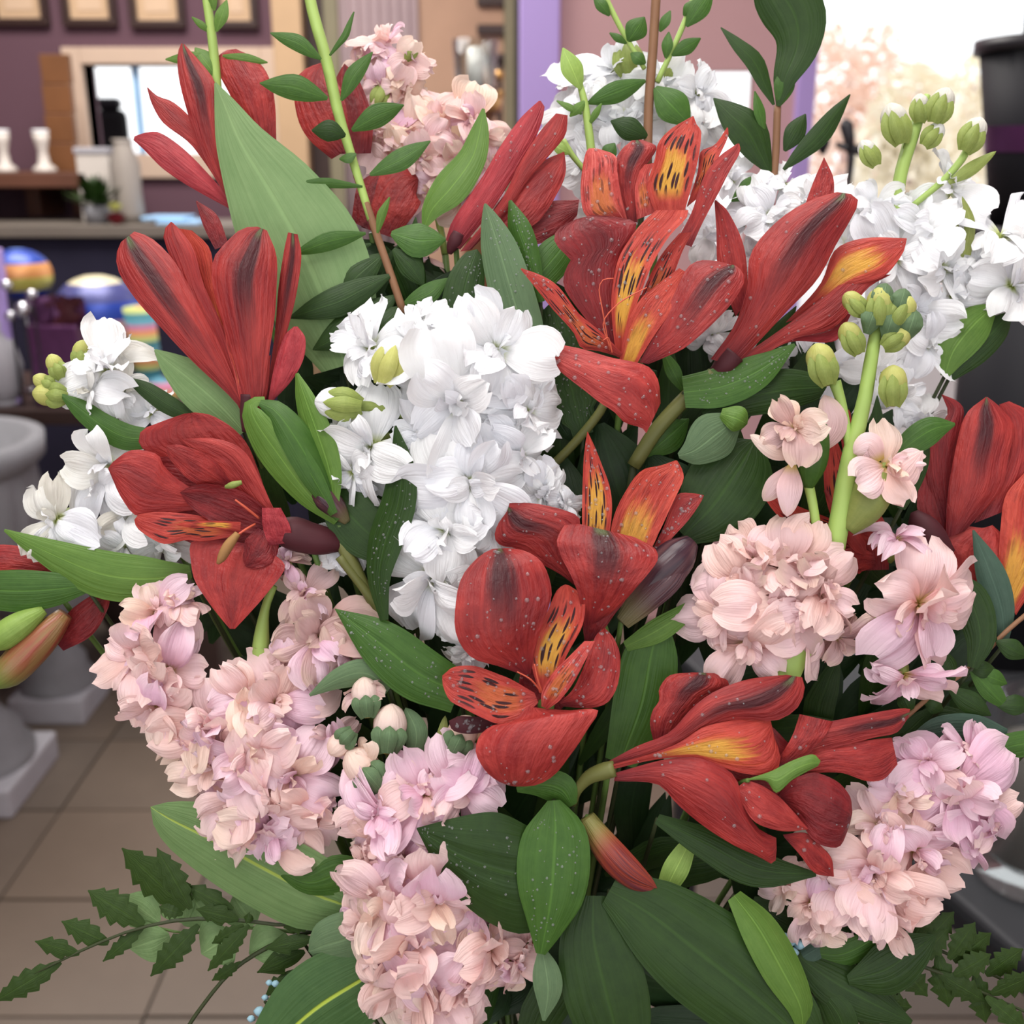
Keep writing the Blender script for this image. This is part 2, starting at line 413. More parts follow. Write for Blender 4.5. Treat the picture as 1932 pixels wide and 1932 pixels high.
t = NT('water'); t.b.inputs['Transmission Weight'].default_value = 0.9; t.b.inputs['IOR'].default_value = 1.33
t.finish((0.97, 0.98, 1, 1), 0.03, 0.5)
t = NT('clear_glass'); t.b.inputs['Transmission Weight'].default_value = 1.0; t.b.inputs['IOR'].default_value = 1.45
t.finish((0.93, 0.96, 0.96, 1), 0.02, 0.5)
t.b.inputs['Metallic'].default_value = 0.0; tp = t.n('ShaderNodeBsdfTransparent'); tp.inputs[0].default_value = (0.93, 0.95, 0.95, 1)
gl = t.n('ShaderNodeBsdfGlossy'); gl.inputs['Roughness'].default_value = 0.04; fr = t.n('ShaderNodeLayerWeight'); fr.inputs[0].default_value = 0.3
mx = t.n('ShaderNodeMixShader'); t.link(t.math('ADD', t.math('MULTIPLY', fr.outputs['Fresnel'], 0.5), 0.03), mx.inputs[0]); t.link(tp.outputs[0], mx.inputs[1]); t.link(gl.outputs[0], mx.inputs[2]); t.link(mx.outputs[0], t.out.inputs[0])
plain('wall_plum', srgb(98, 72, 82), 0.8, 0.2, vary=0.03, scale=2)
plain('wall_mauve', srgb(204, 164, 166), 0.8, 0.2, vary=0.02, scale=2)
plain('lavender', srgb(184, 160, 224), 0.5, 0.3, vary=0.02, scale=2)
plain('cream_paint', srgb(196, 172, 152), 0.6, 0.3, vary=0.04)
plain('tan_paint', srgb(190, 160, 126), 0.7, 0.2, vary=0.05)
plain('curtain_grey', srgb(168, 150, 152), 0.9, 0.1, vary=0.04)
plain('tan_wood', srgb(176, 142, 118), 0.6, 0.3, vary=0.06)
plain('olive_paint', srgb(128, 122, 98), 0.6, 0.3, vary=0.05)
plain('black_metal', srgb(44, 42, 46), 0.4, 0.4, vary=0.1)
plain('black_plastic', srgb(28, 28, 33), 0.6, 0.25, vary=0.08)
plain('plum_foil', srgb(92, 52, 92), 0.3, 0.5, metal=0.5, vary=0.2, scale=30)
plain('dark_wood', srgb(58, 42, 38), 0.45, 0.4, vary=0.15)
plain('navy_cloth', srgb(44, 42, 58), 0.9, 0.1, vary=0.1)
plain('brown_wood', srgb(112, 72, 42), 0.5, 0.35, vary=0.2, scale=6)
plain('shelf_wood', srgb(94, 60, 46), 0.5, 0.35, vary=0.12)
plain('grey_laminate', srgb(112, 104, 96), 0.4, 0.4, vary=0.06)
plain('charcoal_top', srgb(50, 51, 54), 0.5, 0.3, vary=0.1)
plain('frame_wood', srgb(54, 36, 32), 0.4, 0.4, vary=0.1)
plain('parchment', srgb(196, 166, 134), 0.8, 0.2, vary=0.05, scale=4)
plain('sepia_print', srgb(206, 178, 150), 0.8, 0.2, vary=0.05, scale=12)
plain('stone_white', srgb(166, 164, 170), 0.75, 0.25, vary=0.07, scale=20)
plain('stone_grey', srgb(126, 126, 130), 0.8, 0.25, vary=0.1, scale=14)
plain('white_paint', srgb(238, 238, 240), 0.5, 0.4, vary=0.02)
plain('pale_ceramic', srgb(200, 192, 184), 0.45, 0.4, vary=0.04)
plain('grey_ceramic', srgb(148, 140, 132), 0.5, 0.4, vary=0.05)
plain('pot_brown', srgb(52, 40, 36), 0.5, 0.4, vary=0.1)
plain('gold', srgb(206, 160, 100), 0.35, 0.5, metal=0.7)
plain('silver', srgb(206, 206, 212), 0.2, 0.5, metal=0.9, vary=0.03)
plain('black_cloth', srgb(30, 30, 32), 0.8, 0.2)
plain('grout', srgb(58, 53, 48), 0.9, 0.1)
plain('pale_blue', srgb(150, 186, 200), 0.6, 0.3)
plain('sky_blue_paint', srgb(150, 190, 226), 0.6, 0.3)
plain('peach_leaf', srgb(250, 220, 204), 0.9, 0.1, vary=0.06, scale=2)  # strong daylight put into the colour: paled so the tree looks overexposed
plain('amber_leaf', srgb(254, 240, 220), 0.9, 0.1, vary=0.05, scale=2)  # near white for the same painted overexposure on the other trees
plain('bark', srgb(206, 184, 180), 0.9, 0.1)
plain('asphalt', srgb(208, 204, 204), 0.9, 0.1)
t = NT('tile'); n = t.noise(t.coord(), 7, 4, 0.6); r = t.rnd()
c = t.mix(n, srgb(84, 76, 69), srgb(110, 99, 89)); c = t.mix(t.math('MULTIPLY', r, 0.5), c, srgb(120, 102, 86)); t.finish(c, 0.42, 0.4)
t = NT('wax'); t.finish(srgb(250, 248, 240), 0.4, 0.4)

def stripes(name, cols, scale, axis=2, rough=0.35, metal=0.2):
    t = NT(name); sp = t.n('ShaderNodeSeparateXYZ'); t.link(t.coord(), sp.inputs[0])
    r = t.n('ShaderNodeValToRGB'); r.color_ramp.interpolation = 'CONSTANT'
    for i, cc in enumerate(cols):
        e = r.color_ramp.elements[i] if i < 2 else r.color_ramp.elements.new(i / len(cols))
        e.position = i / len(cols); e.color = cc
    t.link(t.math('FRACT', t.math('MULTIPLY', sp.outputs[axis], scale)), r.inputs[0])
    return t.finish(r.outputs[0], rough, 0.5, 0, metal)
stripes('balloon_blue', [srgb(214, 150, 90), srgb(40, 70, 160), srgb(110, 140, 210), srgb(36, 62, 150), srgb(190, 186, 90)], 6.0)
stripes('balloon_lilac', [srgb(40, 70, 170), srgb(70, 74, 130), srgb(222, 214, 180), srgb(176, 160, 180), srgb(206, 172, 170)], 4.6)
stripes('stripe_fabric', [srgb(60, 130, 140), srgb(190, 200, 120), srgb(220, 150, 100), srgb(190, 120, 150), srgb(90, 150, 170)], 14.0, 2, 0.7, 0)
# ---------------------------------------------------------------- the shop: floor, walls, window
def struct(o): o['kind'] = 'structure'; return o

TOP_Z = 3.0
fl = struct(join_parts('floor', [box_part(-3.4, 3.0, -0.9, 4.7, -0.06, -0.004)], M['grout']))
TW, TD, X0, Y0 = 0.40, 0.322, -1.05, 1.57
tile_me = None
for j in range(-7, 10):
    for i in range(-5, 10):
        x0, y0 = X0 + i * TW, Y0 + j * TD
        if x0 > 2.7 or x0 < -3.4 or y0 < -0.95: continue
        if tile_me is None:
            v, f = box_part(0.003, TW - 0.003, 0.003, TD - 0.003, -0.006, 0.0)
            tile_me = mesh_from('tile', v, f, M['tile'], None, False)
        o = obj('tile', tile_me, fl, (x0, y0, 0.0006 * ((i * 7 + j * 3) % 4)))

struct(box('ceiling', M['white_paint'], (-3.4, 3.0), (-0.9, 4.7), (TOP_Z, TOP_Z + 0.1), None, 0))
YW = 4.5                                      # the back wall
def wx(px): return float(W(px, 200, YW)[0])
def wz(py): return float(W(600, py, YW)[2])
TOP = 3.0
# plum part of the wall with a window opening framed in cream
ox0, ox1, oz0, oz1 = wx(166), wx(500), wz(290), wz(122)
struct(join_parts('wall_back', [box_part(-3.3, ox0, YW, YW + 0.12, 0, TOP), box_part(ox1, wx(528), YW, YW + 0.12, 0, TOP),
                                box_part(ox0, ox1, YW, YW + 0.12, 0, oz0), box_part(ox0, ox1, YW, YW + 0.12, oz1, TOP)], M['wall_plum']))
win = struct(bpy.data.objects.new('window_1', None)); COL.objects.link(win); win.location = (0, YW, 0)
for a in ((ox0 - 0.07, ox0, oz0 - 0.09, oz1 + 0.06), (ox1, ox1 + 0.07, oz0 - 0.09, oz1 + 0.06), (ox0, ox1, oz1, oz1 + 0.06), (ox0, ox1, oz0 - 0.09, oz0)):
    box('frame', M['cream_paint'], (a[0], a[1]), (YW - 0.03, YW + 0.1), (a[2], a[3]), win)
box('mullion', M['sky_blue_paint'], (wx(250), wx(262)), (YW + 0.02, YW + 0.05), (oz0, oz1), win, 0.002)
struct(box('wall_left', M['wall_plum'], (-3.4, -3.3), (-0.9, YW + 0.12), (0, TOP), None, 0))
struct(join_parts('wall_front', [box_part(-3.4, 3.0, -1.0, -0.9, 0, 0.95), box_part(-3.4, 3.0, -1.0, -0.9, 2.5, TOP), box_part(-3.4, -1.9, -1.0, -0.9, 0.95, 2.5), box_part(1.9, 3.0, -1.0, -0.9, 0.95, 2.5)], M['wall_mauve']))
struct(box('wall_side', M['wall_mauve'], (2.95, 3.05), (-0.9, 3.25), (0, TOP), None, 0))
struct(box('trim_1', M['tan_paint'], (wx(528), wx(582)), (YW - 0.06, YW + 0.1), (0, TOP)))
struct(box('door_1', M['dark_wood'], (wx(582), wx(622)), (YW + 0.02, YW + 0.1), (0, TOP)))
struct(box('trim_2', M['olive_paint'], (wx(622), wx(648)), (YW - 0.05, YW + 0.1), (0, TOP)))
# pleated curtain beside the cupboard door
xs = np.linspace(wx(648), wx(792), 40); vs = []; 
for z in (0.4, TOP):
    for k, x in enumerate(xs): vs.append((x, YW - 0.02 + 0.018 * math.sin(k * 1.25), z))
cu = obj('curtain', mesh_from('curtain', vs, [(k, k + 1, 40 + k + 1, 40 + k) for k in range(39)], M['curtain_grey']))
m = cu.modifiers.new('thickness', 'SOLIDIFY'); m.thickness = 0.004
tag(cu, 'dusty grey pleated curtain hanging left of the tan cupboard door', 'curtain')
struct(box('wall_back_centre', M['dark_wood'], (wx(648), wx(792)), (YW + 0.05, YW + 0.12), (0, TOP), None, 0))
dr = struct(box('door_2', M['tan_wood'], (wx(792), wx(952)), (YW - 0.02, YW + 0.08), (0, TOP)))
for py in (4, 58, 112):
    z = wz(py)
    box('hinge', M['dark_wood'], (wx(902), wx(956)), (YW - 0.045, YW - 0.02), (z - 0.018, z + 0.018), dr, 0.004)
struct(box('trim_3', M['olive_paint'], (wx(952), wx(972)), (YW - 0.05, YW + 0.08), (0, TOP)))
struct(box('trim_4', M['black_metal'], (wx(972), wx(980)), (YW - 0.06, YW + 0.08), (0, TOP)))
YP = 3.3                                      # the lavender window bay stands forward of the back wall
def px_at(px, Y): return float(W(px, 200, Y)[0])
def pz_at(py, Y): return float(W(1200, py, Y)[2])
struct(box('trim_5', M['lavender'], (px_at(980, YP), px_at(1055, YP)), (YP, YP + 0.10), (0, TOP)))
hx0, hx1, hz0, hz1 = px_at(1338, YP), px_at(1424, YP), 0.9, pz_at(132, YP)
a, b = px_at(1055, YP), px_at(1503, YP)
struct(join_parts('wall_right', [box_part(a, hx0, YP + 0.03, YP + 0.09, 0, TOP), box_part(hx1, b, YP + 0.03, YP + 0.09, 0, TOP),
                                 box_part(hx0, hx1, YP + 0.03, YP + 0.09, hz1, TOP), box_part(hx0, hx1, YP + 0.03, YP + 0.09, 0, hz0)], M['wall_mauve']))
struct(box('trim_6', M['lavender'], (px_at(1503, YP), px_at(1537, YP)), (YP, YP + 0.10), (0, TOP)))
w2 = struct(box('window_2', M['white_paint'], (px_at(1537, YP), 2.95), (YP - 0.05, YP + 0.1), (0, 0.95)))
p = struct(bpy.data.objects.new('window_3', None)); COL.objects.link(p); p.location = (hx0, YP, hz0)
box('sill', M['white_paint'], (hx0 - 0.01, hx1 + 0.01), (YP - 0.02, YP + 0.1), (hz0, hz0 + 0.03), p)

# outdoors through the shop window
struct(box('ground', M['asphalt'], (-14, 22), (4.75, 40), (-0.35, -0.3), None, 0))
def tree(label, x, y, h, r, mat, seed):
    t = thing('tree', label, 'tree', (x, y, -0.3))
    vs, fs, uv = tube_mesh('trunk', [(0, 0, 0), (0.05, 0, h * 0.4), (0, 0.04, h * 0.75), (0.03, 0, h * 0.95)], [0.12, 0.09, 0.06, 0.02], None)
    obj('trunk', mesh_from('trunk', vs, fs, M['bark'], uv), t)
    g = random.Random(seed); parts = []
    for k in range(900):
        th, c = g.uniform(0, 6.28), g.uniform(-1, 1); q = g.random() ** 0.4
        rr = r * q * math.sqrt(1 - c * c); cen = np.array([rr * math.cos(th), rr * math.sin(th), h * 0.68 + c * q * h * 0.36])
        s = g.uniform(0.05, 0.13); A = np.array([g.gauss(0, 1) for _ in range(3)]); A /= np.linalg.norm(A); B = np.cross(A, [0.3, 0.5, 0.8]); 
        parts.append((np.array([cen - A * s, cen - B * s * 0.6, cen + A * s, cen + B * s * 0.6]), [(0, 1, 2, 3)]))
    o = join_parts('foliage', parts, M[mat], t); o['kind'] = 'stuff'
tx = lambda px, Y: float(W(px, 200, Y)[0])
tree('bare pinkish tree outdoors behind the lavender window post', tx(1600, 13), 13.0, 3.1, 0.75, 'peach_leaf', 1)
tree('golden leafed tree outdoors in the middle of the bright window', tx(1725, 10.2), 10.2, 2.4, 0.5, 'amber_leaf', 2)
tree('pale tree outdoors beside the black bucket tower', tx(1830, 15), 15.0, 2.9, 0.7, 'amber_leaf', 3)

# ---------------------------------------------------------------- things along the back wall
k = 0
where = ['leftmost of the row of brown framed certificates on the plum wall', 'second brown framed certificate from the left on the plum wall',
         'third brown framed certificate from the left, above the red bloom', 'fourth brown framed certificate, nearest the tan door trim']
for px0, px1, pb in ((10, 116, 50), (142, 241, 51), (265, 366, 54), (420, 500, 55)):
    x0, x1, z0 = wx(px0), wx(px1), wz(pb); z1 = z0 + 0.31; b = 0.026
    f = thing('picture_frame', where[k], 'picture', ((x0 + x1) / 2, YW - 0.02, z0), 'framed certificates on the plum wall'); k += 1
    for q in ((x0, x1, z0, z0 + b), (x0, x1, z1 - b, z1), (x0, x0 + b, z0 + b, z1 - b), (x1 - b, x1, z0 + b, z1 - b)):
        box('frame_rail', M['frame_wood'], q[:2], (YW - 0.035, YW), q[2:], f, 0.003)
    box('mat_board', M['parchment'], (x0 + b, x1 - b), (YW - 0.012, YW - 0.004), (z0 + b, z1 - b), f, 0)
    box('print', M['sepia_print'], (x0 + b + 0.03, x1 - b - 0.03), (YW - 0.015, YW - 0.012), (z0 + b + 0.03, z1 - b - 0.03), f, 0)

YS = 4.15                                     # the wall shelf
def sx(px, Y=YS): return float(W(px, 330, Y)[0])
def sz(py, Y=YS): return float(W(300, py, Y)[2])
zs = sz(324)
sh = thing('wall_shelf', 'dark brown wooden shelf table along the plum wall', 'shelf', (sx(60), YS, 0))
box('shelf_board', M['shelf_wood'], (-3.2, sx(200)), (YS - 0.2, YW - 0.01), (zs - 0.05, zs), sh)
for px in (-120, 20, 110):
    box('bracket', M['shelf_wood'], (sx(px), sx(px) + 0.05), (YS + 0.1, YW - 0.01), (zs - 0.16, zs - 0.05), sh)
wp = thing('wood_panel', 'brown wooden panel leaning on the plum wall left of the cream window', 'panel', (sx(110), YS, zs))
for i in range(4):
    h0 = zs + i * 0.1; box('plank', M['brown_wood'], (sx(84 + 2 * i), sx(138 + 2 * i)), (YS + 0.05, YS + 0.08), (h0, h0 + 0.098), wp, 0.003)
for i, (px, lab) in enumerate(((6, 'cream candlestick at the left end of the brown shelf'), (80, 'cream candlestick standing beside the brown wooden panel'))):
    c = thing('candlestick', lab, 'candlestick', (sx(px + 6, YS - 0.08), YS - 0.08, zs), 'cream candlesticks on the brown shelf')
    lathe('stick', M['pale_ceramic'], [(0, 0), (0.042, 0), (0.04, 0.012), (0.02, 0.03), (0.016, 0.07), (0.024, 0.1), (0.028, 0.13), (0, 0.13)], (0, 0, 0), c, 20)
    lathe('rim', M['white_paint'], [(0.018, 0.13), (0.027, 0.13), (0.028, 0.142), (0.018, 0.142)], (0, 0, 0), c, 20)
# grey counter in front with its boxes, plant, flower and statue
YC = 3.75
zc = sz(425, YC)
ct = thing('counter', 'grey topped service counter with dark navy front below the plum wall', 'counter', (sx(150, YC), YC, 0))
box('worktop', M['grey_laminate'], (-2.9, sx(520, YC)), (YC, YC + 0.42), (zc - 0.04, zc), ct)
box('front_panel', M['navy_cloth'], (-2.86, sx(515, YC)), (YC + 0.03, YC + 0.4), (0, zc - 0.04), ct)
bx = thing('storage_box', 'cream cardboard box on the counter under the cream window frame', 'box', (sx(180, 3.95), 3.95, zc))
box('box_body', M['pale_ceramic'], (sx(146, 3.95), sx(206, 3.95)), (3.95, 4.08), (zc, sz(290, 3.95)), bx)
box('lid', M['stone_white'], (sx(143, 3.95), sx(209, 3.95)), (3.945, 4.085), (sz(290, 3.95), sz(278, 3.95)), bx)
st = thing('vase', 'tall grey ceramic vase on the counter in front of the cream window', 'vase', (sx(232, 3.85), 3.88, zc))
hh = sz(262, 3.85) - zc
lathe('body', M['grey_ceramic'], [(0, 0), (0.04, 0), (0.05, 0.03), (0.046, hh * 0.4), (0.05, hh * 0.7), (0.032, hh * 0.9), (0.03, hh * 0.95)], (0, 0, 0), st, 24)
lathe('lip', M['grey_ceramic'], [(0.03, hh * 0.95), (0.036, hh), (0.026, hh), (0.024, hh * 0.94)], (0, 0, 0), st, 24)
gp = thing('potted_plant', 'small leafy green plant in a pale pot on the counter', 'plant', (sx(176, 3.85), 3.84, zc))
lathe('pot', M['stone_grey'], [(0, 0), (0.035, 0), (0.045, 0.06), (0.04, 0.06), (0.036, 0.05), (0, 0.05)], (0, 0, 0), gp, 20)
g = random.Random(4); parts = []
for i in range(70):
    a, e = g.uniform(0, 6.28), g.uniform(0.2, 1.3); ln = g.uniform(0.05, 0.11)
    d = np.array([math.cos(a) * math.cos(e), math.sin(a) * math.cos(e), math.sin(e)]); s = np.cross(d, [0, 0, 1.0]); s /= np.linalg.norm(s)
    b0 = np.array([0, 0, 0.05]) + d * 0.02
    parts.append((np.array([b0, b0 + d * ln * 0.55 + s * 0.014, b0 + d * ln, b0 + d * ln * 0.55 - s * 0.014]), [(0, 1, 2, 3)]))
o = join_parts('foliage', parts, M['leaf_dark'], gp); o['kind'] = 'stuff'
rf = thing('rose', 'single red and yellow rose head lying at the front of the counter', 'flower', (sx(212, 3.8), 3.79, zc))
def rosette(root, name, mat, c, r, n, rings, tall=0.9):
    for q in range(rings):
        parts = []; rr = r * (1 - q / (rings + 0.5)); m_ = max(3, n - q)
        for i in range(m_):
            a0 = 6.283 * (i + 0.5 * q) / m_; vs = []
            for e in np.linspace(0, 1.2, 5):
                for s in np.linspace(-0.65, 0.65, 5):
                    vs.append((c[0] + rr * math.sin(e) * math.cos(a0 + s), c[1] + rr * math.sin(e) * math.sin(a0 + s), c[2] + r * tall * (1 - math.cos(e)) * (1 + 0.25 * q)))
            obj(name, mesh_from(name, vs, grid_faces(5, 5), M[mat]), root)
rosette(rf, 'petal', 'red_deep', (0, 0, 0.0), 0.034, 5, 2, 1.4)
rosette(rf, 'petal', 'bud_yellow', (0, 0, 0.045), 0.026, 5, 2, 1.2)
for i, (px, py, Y) in enumerate(((292, 402, 3.8), (305, 424, 3.77))):
    f = box('folder', M['sky_blue_paint'], (sx(px - 36, Y), sx(px + 46, Y)), (Y, Y + 0.16), (zc + 0.012 * (1 - i), zc + 0.012 * (2 - i)))
    tag(f, ['upper pale blue folder of the two lying on the counter end', 'lower pale blue folder of the two lying on the counter end'][i], 'folder', 'pale blue folders on the counter')
    if i: f.location = (0.03, -0.01, 0)
ch = thing('office_chair', 'black high backed chair outdoors behind the cream framed window', 'chair', (sx(212, 5.2), 5.3, -0.3))
box('backrest', M['black_cloth'], (sx(170, 5.2), sx(246, 5.2)), (5.2, 5.27), (1.0, sz(206, 5.2)), ch, 0.03)
box('headrest', M['black_plastic'], (sx(192, 5.2), sx(238, 5.2)), (5.2, 5.26), (sz(206, 5.2), sz(184, 5.2)), ch, 0.02)
box('seat', M['black_cloth'], (sx(178, 5.2) - 0.1, sx(248, 5.2) + 0.1), (5.2, 5.6), (0.92, 1.0), ch, 0.03)
box('column', M['black_metal'], (sx(207, 5.2), sx(217, 5.2)), (5.36, 5.42), (-0.3, 0.92), ch, 0.01)
# candle in a hurricane glass and the ornaments beside it
YH = 2.6
def hx(px): return float(W(px, 130, YH)[0])
def hz(py): return float(W(900, py, YH)[2])
zb = hz(178)
ps = thing('pillar_stand', 'brown wooden stand carrying the hurricane candle', 'stand', (hx(897), YH, 0))
lathe('column', M['brown_wood'], [(0, 0), (0.13, 0), (0.12, 0.03), (0.04, 0.08), (0.035, 0.6), (0.045, 0.9), (0.03, 1.2), (0.035, zb - 0.06), (0.05, zb - 0.035)], (0, 0, 0), ps, 24)
lathe('collar', M['gold'], [(0.0, zb - 0.035), (0.055, zb - 0.035), (0.058, zb - 0.02), (0.06, zb - 0.005), (0, zb - 0.005)], (0, 0, 0), ps, 24)
hc = thing('hurricane_candle', 'white pillar candle in a clear glass hurricane left of the lavender post', 'candle', (hx(897), YH, zb - 0.005))
hg = hz(70) - zb
lathe('glass', M['clear_glass'], [(0.036, 0.012), (0.044, 0.02), (0.05, hg), (0.0485, hg), (0.0425, 0.022), (0.034, 0.014)], (0, 0, 0), hc, 32)
lathe('base', M['black_metal'], [(0, 0), (0.05, 0), (0.05, 0.014), (0.04, 0.02), (0, 0.02)], (0, 0, 0), hc, 32)
lathe('candle', M['wax'], [(0, 0.02), (0.018, 0.02), (0.018, hg * 0.86), (0.004, hg * 0.88), (0, hg * 0.86)], (0, 0, 0), hc, 20)
YH2 = 2.95
def hx(px): return float(W(px, 130, YH2)[0])
def hz(py): return float(W(900, py, YH2)[2])
dk = thing('lamp_rod', 'dark slender rod with gold ball finials right of the hurricane candle', 'rod', (hx(942), YH2, 0))
for py, r in ((142, 0.014), (178, 0.013)):
    lathe('finial', M['gold'], [(0, hz(py) - r), (r * 0.7, hz(py) - r * 0.7), (r, hz(py)), (r * 0.7, hz(py) + r * 0.7), (0, hz(py) + r)], (0, 0, 0), dk, 16)
lathe('rod', M['dark_wood'], [(0, 0), (0.08, 0), (0.08, 0.02), (0.008, 0.04), (0.007, hz(178)), (0.007, hz(116)), (0, hz(112))], (0, 0, 0), dk, 16)
lathe('tip', M['dark_wood'], [(0, hz(120)), (0.013, hz(116)), (0.013, hz(106)), (0, hz(102))], (0, 0, 0), dk, 16)

# ---------------------------------------------------------------- the gift display and the stone urns at the left
YD = 2.75
def dx_(px, Y=YD): return float(W(px, 600, Y)[0])
def dz_(py, Y=YD): return float(W(150, py, Y)[2])
zt = dz_(770, 2.7)
tb = thing('display_table', 'dark wooden display table holding balloons and gifts behind the stone urn', 'table', (dx_(100), 2.85, 0))
box('tabletop', M['dark_wood'], (-2.2, dx_(360)), (2.68, 3.2), (zt - 0.04, zt), tb)
for x in (-2.1, dx_(340)):
    for y in (2.74, 3.12): box('leg', M['dark_wood'], (x - 0.03, x + 0.03), (y - 0.03, y + 0.03), (0, zt - 0.04), tb)
def ball(name, mat, c, r, parent=None, sq=1.0, n=24):
    prof = [(r * math.sin(a), -r * sq * math.cos(a)) for a in np.linspace(0, math.pi, 15)]
    return lathe(name, M[mat], prof, c, parent, n)
def balloon(label, px, py, Y, rp, mat, sq=1.0):
    r = rp / F * Y; x, _, z = W(px, py, Y)
    b = thing('balloon', label, 'balloon', (x, Y, zt))
    ball('envelope', mat, (0, 0, z - zt), r, b, sq)
    lathe('neck', M['silver'], [(0.004, z - zt - r * sq - 0.02), (0.012, z - zt - r * sq), (0.006, z - zt - r * sq + 0.01)], (0, 0, 0), b, 12)
    lathe('stick', M['white_paint'], [(0.004, 0), (0.004, z - zt - r * sq - 0.01)], (0, 0, 0), b, 8)
    lathe('weight', M['silver'], [(0, 0), (0.03, 0), (0.03, 0.012), (0, 0.015)], (0, 0, 0), b, 12)
balloon('round blue and orange striped balloon at the left edge', 38, 520, 2.9, 58, 'balloon_blue', 0.85)
balloon('round lilac and blue balloon with cream band behind the white stock', 186, 596, 2.95, 84, 'balloon_lilac', 0.9)
for i, (px, py, rp, Y) in enumerate(((12, 538, 10, 2.72), (60, 556, 10, 2.72), (44, 584, 15, 2.72), (20, 596, 10, 2.72))):
    x, _, z = W(px, py, Y)
    t_ = thing('bauble', ['silver bauble nearest the left edge, highest', 'small silver bauble right of the striped balloon', 'largest silver bauble under the striped balloon', 'small silver bauble, lowest at the left edge'][i], 'bauble', (x, Y, zt), 'silver baubles on picks')
    ball('globe', 'silver', (0, 0, z - zt), rp / F * Y, t_, 1.0, 16); lathe('pick', M['black_metal'], [(0.003, 0), (0.003, z - zt)], (0, 0, 0), t_, 6)
gb = thing('gift_bag', 'dark plum tissue filled gift bag among the balloons', 'bag', (dx_(100), 2.72, zt))
h = dz_(612) - zt
box('bag_body', M['plum_foil'], (dx_(52), dx_(150)), (2.72, 2.8), (zt, zt + h), gb, 0.006)
g = random.Random(9)
for i in range(9):
    cx, cy = g.uniform(dx_(56), dx_(140)), g.uniform(2.74, 2.78); vs = []
    for j in range(5):
        for q in range(5): vs.append((cx + (q - 2) * 0.014 + g.gauss(0, .004), cy + g.gauss(0, 0.008), zt + h - 0.01 + j * 0.019 + g.gauss(0, .004)))
    obj('tissue_sheet', mesh_from('tissue_sheet', rel(np.array(vs), gb), grid_faces(5, 5), M['plum_foil' if i % 2 else 'maroon']), gb)
pc = box('gift_box', M['lavender'], (dx_(-20), dx_(14)), (2.74, 2.78), (zt, dz_(470)), None); tag(pc, 'narrow lilac gift box at the left edge', 'box')
bs = thing('toy_sock', 'striped knitted sock in teal, yellow and pink beside the blue balloon', 'sock', (dx_(262), 2.78, zt))
vs, fs, uv = tube_mesh('leg', [(0.0, 0, 0.02), (0.0, 0, 0.12), (-0.01, 0, dz_(590, 2.66) - zt)], [0.036, 0.034, 0.038], None, 16); obj('leg', mesh_from('leg', vs, fs, M['stripe_fabric'], uv), bs)
vs, fs, uv = tube_mesh('foot', [(0.0, 0, 0.035), (0.04, -0.03, 0.032), (0.075, -0.06, 0.026)], [0.036, 0.035, 0.02], None, 16); obj('foot', mesh_from('foot', vs, fs, M['stripe_fabric'], uv), bs)
vz = thing('vase', 'round white porcelain vase at the left edge above the stone urn', 'vase', (dx_(-24, 2.72), 2.75, zt))
lathe('body', M['stone_white'], [(0, 0), (0.03, 0), (0.05, 0.05), (0.055, 0.1), (0.04, 0.16), (0.02, 0.19), (0.024, 0.21), (0.018, 0.21)], (0, 0, 0), vz, 24)
lathe('foot_ring', M['stone_white'], [(0.028, 0), (0.036, 0), (0.034, 0.012), (0.028, 0.012)], (0, 0, 0), vz, 24)

def urn(label, x, y, H, r, fr, mat='stone_grey'):
    u = thing('stone_urn', label, 'urn', (x, y, 0))
    box('plinth', M['stone_white'], (x - fr, x + fr), (y - fr, y + fr), (0, 0.075), u, 0.008)
    lathe('foot', M[mat], [(fr * 0.97, 0.075), (fr * 0.98, 0.1), (fr * 0.8, 0.13), (fr * 0.82, 0.15), (fr * 0.5, 0.2), (fr * 0.42, H * 0.42), (fr * 0.52, H * 0.5), (fr * 0.6, H * 0.52)], (0, 0, 0), u, 40)
    lathe('bowl', M[mat], [(fr * 0.55, H * 0.52), (r * 0.75, H * 0.58), (r * 0.92, H * 0.7), (r * 0.96, H * 0.86), (r * 0.93, H * 0.92)], (0, 0, 0), u, 96, (24, 0.05, H * 0.53, H * 0.9))
    lathe('rim', M[mat], [(r * 0.93, H * 0.92), (r * 1.03, H * 0.95), (r * 1.04, H), (r * 0.9, H), (r * 0.82, H * 0.9), (0, H * 0.88)], (0, 0, 0), u, 48)
q = G(-60, 1510); urn('large pale stone urn on a square plinth, nearest at the left edge', float(q[0]), float(q[1]) + 0.06, 0.86, 0.24, 0.14)
q = G(95, 1362); urn('stone urn with fluted bowl standing behind the nearest urn', float(q[0]), float(q[1]) + 0.08, 0.5, 0.16, 0.10)
q = G(190, 1330)
pb = thing('planter', 'round dark brown planter on the floor beside the stone urns', 'planter', (float(q[0]) - 0.02, float(q[1]) + 0.45, 0))
lathe('pot', M['pot_brown'], [(0, 0), (0.08, 0), (0.13, 0.1), (0.145, 0.2), (0.12, 0.3), (0.1, 0.3), (0.1, 0.28), (0, 0.27)], (0, 0, 0), pb, 32)
lathe('rim', M['pot_brown'], [(0.1, 0.3), (0.13, 0.3), (0.13, 0.32), (0.1, 0.32)], (0, 0, 0), pb, 32)

